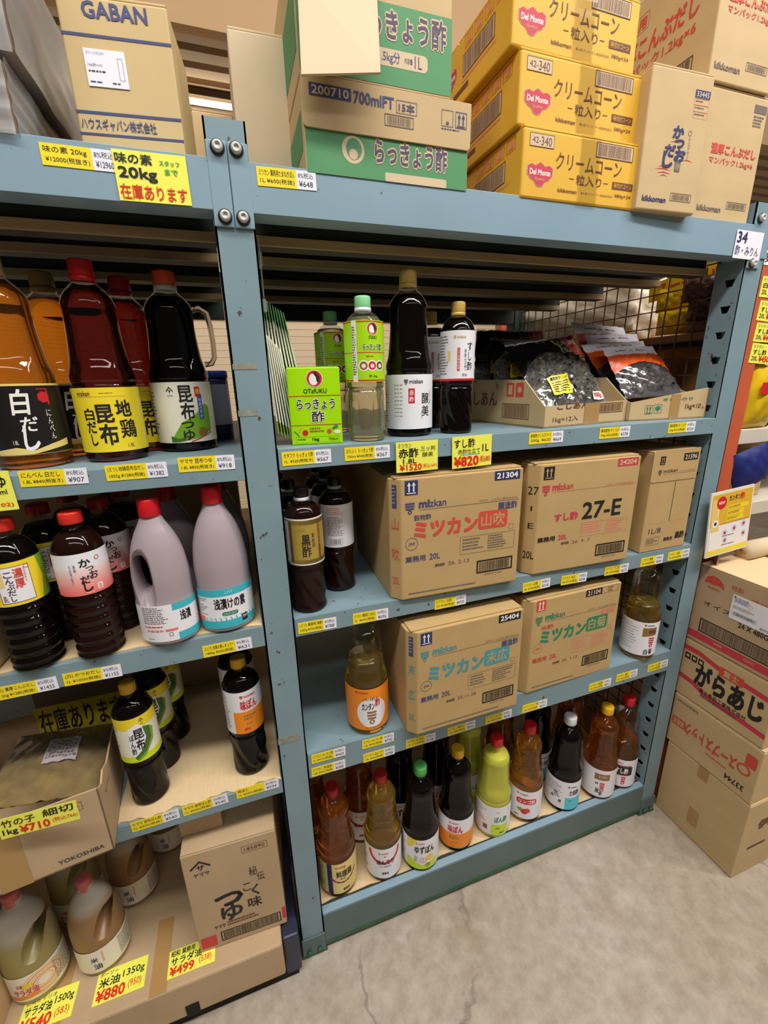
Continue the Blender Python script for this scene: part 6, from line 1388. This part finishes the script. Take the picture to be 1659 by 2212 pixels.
# ================================================================== price tags and cards
T_ = price_tag
yl = -.0037
T_(663, 988, 'オタフク らっきょう酢', '1L  ¥525(税抜き)', '¥567', 'price tag under the lime brick carton, marked 567')
T_(794, 978, 'おたふく らっきょう酢', '700ml ¥340(税抜)', '¥367', 'price tag under the pale green capped bottle, marked 367')
T_(1180, 945, '美味乾物 きくらげスライス', '200g  ¥620', '¥669', 'price tag under the front of the bean paste tray')
T_(1328, 934, '美味乾物 きくらげ', '100g ¥350(税抜)', '¥378', 'price tag under the gap between the two kraft trays')
T_(1473, 923, '美味乾物 きくらげ', '100g ¥310(税抜)', '¥334', 'price tag under the right tray of orange bags')
for u, v, a, b, c, lab in ((686, 1351, '(ミツ) 業務用 黒酢', '1055g ¥730(税抜)', '¥788', 'price tag under the front black vinegar bottle, marked 788'), (801, 1331, 'ミツカン 業務用ごまぽん', '1L  ¥645(税抜)', '¥696', 'price tag under the empty stretch of the second shelf, marked 696'),
                           (973, 1300, 'ミツカン 山吹', '20L ¥4380(税抜)', '¥4730', 'price tag under the case numbered 21304'), (1159, 1264, 'ミツカン 白菊', '20L ¥4760(税抜)', '¥5140', 'price tag under the left half of the case numbered 24204'), (1240, 1250, 'ミツカン 末広', '20L ¥3100(税抜)', '¥3348', 'price tag under the right half of the case numbered 24204'),
                           (1332, 1230, 'ミツカン すし酢', '20L ¥5900(税抜)', '¥6372', 'price tag under the gap between the cases numbered 24204 and 21596'), (1408, 1211, 'ミツカン 黒酢', '20L ¥6000(税抜)', '¥6480', 'price tag under the narrow case numbered 21596'), (1466, 1198, 'ミツカン 白酢', '20L ¥5100(税抜)', '¥5508', 'price tag at the right end of the second shelf edge'),
                           (710, 1631, 'ミツカン カンタン酢', '1L ¥410(税抜)', '¥443', 'upper price tag at the left end of the third shelf edge'), (817, 1600, 'ミツカン カンタン酢', '1.8L ¥690(税抜)', '¥745', 'upper price tag under the part-empty golden vinegar bottle'), (710, 1659, 'ミツカン 料理酒', '1.8L ¥360(税抜)', '¥388', 'lower price tag above the cooking wine bottle'), (819, 1629, 'ミツカン ほんてり', '1.8L ¥360(税抜)', '¥388', 'lower price tag above the pale gold bottle'),
                           (909, 1599, 'ミツカン ゆずぽん', '1.8L ¥1100(税抜)', '¥1188', 'price tag under the left corner of the teal-lettered case'), (997, 1572, 'ミツカン 味ぽん', '1.8L ¥880(税抜)', '¥950', 'price tag under the middle of the teal-lettered case'), (1077, 1548, 'ミツカン ぽん酢', '1.8L ¥600(税抜)', '¥648', 'price tag under the right corner of the teal-lettered case'),
                           (1155, 1525, '(ミツ) りんご酢', '1.8L ¥640(税抜)', '¥691', 'price tag under the left corner of the green-lettered case'), (1296, 1479, 'ミツカン 土佐酢', '1.8L ¥760(税抜)', '¥821', 'price tag under the right corner of the green-lettered case'), (1354, 1459, 'ミツカン 米酢', '1.8L ¥520(税抜)', '¥562', 'price tag under the mostly blank white labelled bottle'), (1421, 1438, 'ミツカン すし酢', '1.8L ¥610(税抜)', '¥659', 'price tag at the right end of the third shelf edge'),
                           (117, 1031, 'にんべん 白だし', '1.8L ¥840(税抜き)', '¥907', 'price tag under the black-labelled stock bottle, marked 907'), (296, 1018, '(ミツ) 地鶏昆布白だし', '1055g ¥1280(税抜)', '¥1382', 'price tag under the yellow-labelled stock bottle, marked 1382'), (447, 1001, 'ヤマサ 昆布つゆ', '1.8L ¥850(税抜き)', '¥918', 'price tag under the handled soup base bottle, marked 918'),
                           (492, 1398, 'エバラ 浅漬の素レギュラー', '1480g ¥585(税抜)', '¥631', 'price tag under the teal-labelled jug, marked 631'), (201, 1458, '(万) かつおだし', '1L ¥1050(税抜)', '¥1155', 'price tag under the red-labelled ribbed bottle'), (58, 1487, '(万) 濃厚こんぶだし', '1.2kg ¥1280(税抜)', '¥1435', 'price tag under the yellow-labelled ribbed bottle'),
                           (336, 1772, 'ヤマサ 昆布ぽん酢', '1L ¥500(税抜)', '¥540', 'price tag under the kelp-labelled ponzu bottle'), (444, 1738, 'ヤマサ 昆布ぽん酢', '1L ¥500(税抜)', '¥540', 'price tag in the middle of the third left shelf edge'), (557, 1703, '味ぽん', '1L ¥550(税抜)', '¥594', 'price tag under the orange-labelled ponzu bottle'),
                           (173, 341, '味の素 20kg', '¥12000(税抜き)', '¥12960', 'price tag on the left top beam, marked 12960'), (620, 386, 'ミツカン 業務用たまねぎぽん', '1L ¥600(税抜)', '¥648', 'price tag on the top beam right of the middle post, marked 648')):
    tl = 0
    T_(u, v, a, b, c, lab, w=.088 if v > 1190 and u > 640 else .100, tilt=math.radians(1.5 * math.sin(u * 7.1)))
def c1(s):
    s.T('味の素', .03, .06, .52, .26, MARK_K, .02); s.T('20kg', .05, .33, .56, .60, MARK_K, .03); s.T('在庫あります', .03, .66, .95, .96, MARK_R, .015); s.T('スタッフ', .62, .14, .90, .24, MARK_G, .03); s.T('まで', .68, .30, .86, .42, MARK_G, .03)
card('price_card', 'lemon card on the left top beam, black, green and red handwriting with 20kg', ((243, 321), (402, 338), (413, 445), (256, 432)), -.0045, c1, group='hand-written lemon cards')
def c2(s): s.T('ミツカン', .05, .05, .36, .19, MARK_K, 0); s.T('赤酢', .06, .22, .52, .52, MARK_K, .02); s.T('三ッ判', .58, .18, .93, .34, MARK_K, .0); s.T('醸美', .62, .38, .88, .54, MARK_K, 0); s.T('1.8L', .16, .56, .48, .72, MARK_K, .01); s.T('¥1520', .08, .74, .60, .95, MARK_R, .025); s.T('(税込1641)', .62, .76, .98, .93, MARK_R, .0)
card('price_card', 'lemon card hanging below the tall black vinegar bottle, priced 1520', ((850, 956), (944, 950), (947, 1012), (861, 1022)), -.006, c2, group='hand-written lemon cards')
def c3(s): s.T('すし酢', .05, .08, .56, .36, MARK_K, .015); s.T('赤酢仕立て', .14, .40, .70, .56, MARK_K, 0); s.rect(.20, .57, .70, .60, LB_CYAN); s.T('1L', .76, .30, .92, .52, MARK_K, .01); s.T('¥820', .05, .64, .66, .94, MARK_R, .04); s.T('(税込885)', .69, .66, .97, .90, MARK_R, .01)
card('price_card', 'lemon card hanging below the sushi vinegar bottle, priced 820', ((972, 945), (1059, 938), (1064, 1002), (981, 1013)), -.006, c3, group='hand-written lemon cards')
def c4(s): s.T('つゆ', .3, .12, .86, .40, MARK_K, .02); s.T('500ml', .3, .45, .82, .58, MARK_K, .01); s.T('(1102)', .2, .80, .9, .92, MARK_R, .01)
card('price_card', 'lemon card cut off at the left edge below the upper shelf', ((-60, 1022), (16, 1018), (43, 1098), (-45, 1110)), -.006, c4, group='hand-written lemon cards')
def c5(s): s.T('竹の子', .05, .10, .46, .46, MARK_K, .01); s.T('細切', .56, .05, .95, .42, MARK_K, .015); s.T('1kg', .04, .56, .22, .90, MARK_K, .02); s.T('¥710', .25, .54, .62, .92, MARK_R, .03); s.T('(税込766)', .66, .56, .98, .82, MARK_R, .0)
card('price_card', 'lemon card taped to the front of the bamboo shoot tray, priced 710', ((-8, 1770), (164, 1730), (173, 1766), (2, 1816)), -.0995, c5, group='hand-written lemon cards')
def c6(s): s.T('在庫あります', .04, .10, .97, .88, MARK_K, .02)
q = P(80, 1560, y=.26)
card('stock_sign', 'olive-yellow sign with black brush writing standing behind the bamboo shoots', ((76, 1535), (268, 1488), (270, 1560), (84, 1598)), .275, c6, m=mat('sign_yellow', (216, 200, 44), .5), cat='sign')
def c7(s): s.T('34', .05, .06, .40, .44, mat('marker_violet', (46, 34, 92), .5), .02); s.T('酢・みりん', .04, .54, .92, .88, mat('marker_violet', (46, 34, 92), .5), .0)
card('shelf_number_sign', 'white paper sign numbered 34 taped to the right end of the top beam', ((1590, 496), (1648, 503), (1641, 564), (1585, 556)), -.0048, c7, m=PAPER, cat='sign')
def c8(s): s.T('3', .05, .06, .35, .44, INK_BLACK, .02); s.T('麺', .06, .54, .55, .90, INK_BLACK, .0)
card('shelf_number_sign', 'white paper sign cut off by the right picture edge on the orange post', ((1655, 512), (1712, 519), (1705, 580), (1648, 570)), .0295, c8, m=PAPER, cat='sign')
for k, (cs, l1, pr) in enumerate(((((1646, 597), (1690, 600), (1684, 646), (1641, 640)), '白菊', '20L'), (((1641, 648), (1690, 655), (1680, 697), (1635, 692)), 'すし酢', '¥6600'), (((1634, 696), (1684, 702), (1674, 741), (1627, 738)), 'すし酢', '¥4980'), (((1625, 740), (1676, 746), (1664, 787), (1617, 784)), 'すし酢', '¥4500'))):
    def ca(s, l1=l1, pr=pr): s.T('ミツカン', .08, .08, .5, .22, MARK_K); s.T(l1, .10, .30, .66, .56, MARK_K, .01); s.T('20L', .08, .64, .34, .86, MARK_K); s.T(pr, .40, .60, .95, .90, MARK_R, .03)
    card('price_card', ('topmost', 'second', 'third', 'lowest')[k] + ' of the four lemon cards on the orange post', cs, .0295, ca, group='lemon cards on the orange post')
def flat_card(lab, u, v, w, h, rz, art, tilt=0):
    q = P(u, v, z=L4 + .002); g = G(); g.box((-w / 2, -h / 2, 0), (w / 2, h / 2, .0006), NEON_Y); s = Sheet(w, h); art(s); s.to(g, lambda x, y, o: (x - w / 2, y - h / 2, .0006 + o))
    o = g.build('price_card', None, (q.x, q.y, L4 + .0008), (0, 0, rz)); tag(o, lab, 'price card', 'lemon cards lying on the platform')
def d1(s): s.T('ボーソー', .05, .06, .4, .2, MARK_K); s.T('米油', .06, .26, .46, .54, MARK_K, .02); s.T('1350g', .52, .22, .95, .50, MARK_K, .01); s.T('¥880', .05, .60, .60, .94, MARK_R, .03); s.T('(950)', .66, .60, .92, .88, MARK_R, 0)
def d2(s): s.T('日清オイリオ', .05, .06, .6, .2, MARK_K); s.T('サラダ油', .06, .26, .55, .54, MARK_K, .02); s.T('1500g', .60, .22, .95, .50, MARK_K, .01); s.T('¥540', .05, .60, .60, .94, MARK_R, .03); s.T('(583)', .66, .60, .92, .88, MARK_R, 0)
def d3(s): s.T('昭和 業務用', .05, .04, .55, .26, MARK_K, .02); s.T('サラダ油', .06, .30, .70, .58, MARK_K, .02); s.T('¥499', .05, .62, .55, .94, MARK_R, .03); s.T('(538)', .66, .60, .92, .88, MARK_R, 0)
flat_card('lemon card lying in front of the rice oil jug, priced 880', 262, 2116, .115, .068, .0, d1)
flat_card('lemon card lying in front of the orange swirl oil jug, priced 540', 104, 2178, .115, .068, .0, d2)
flat_card('lemon card lying half under the soup base carton, priced 499', 415, 2066, .115, .060, .0, d3)
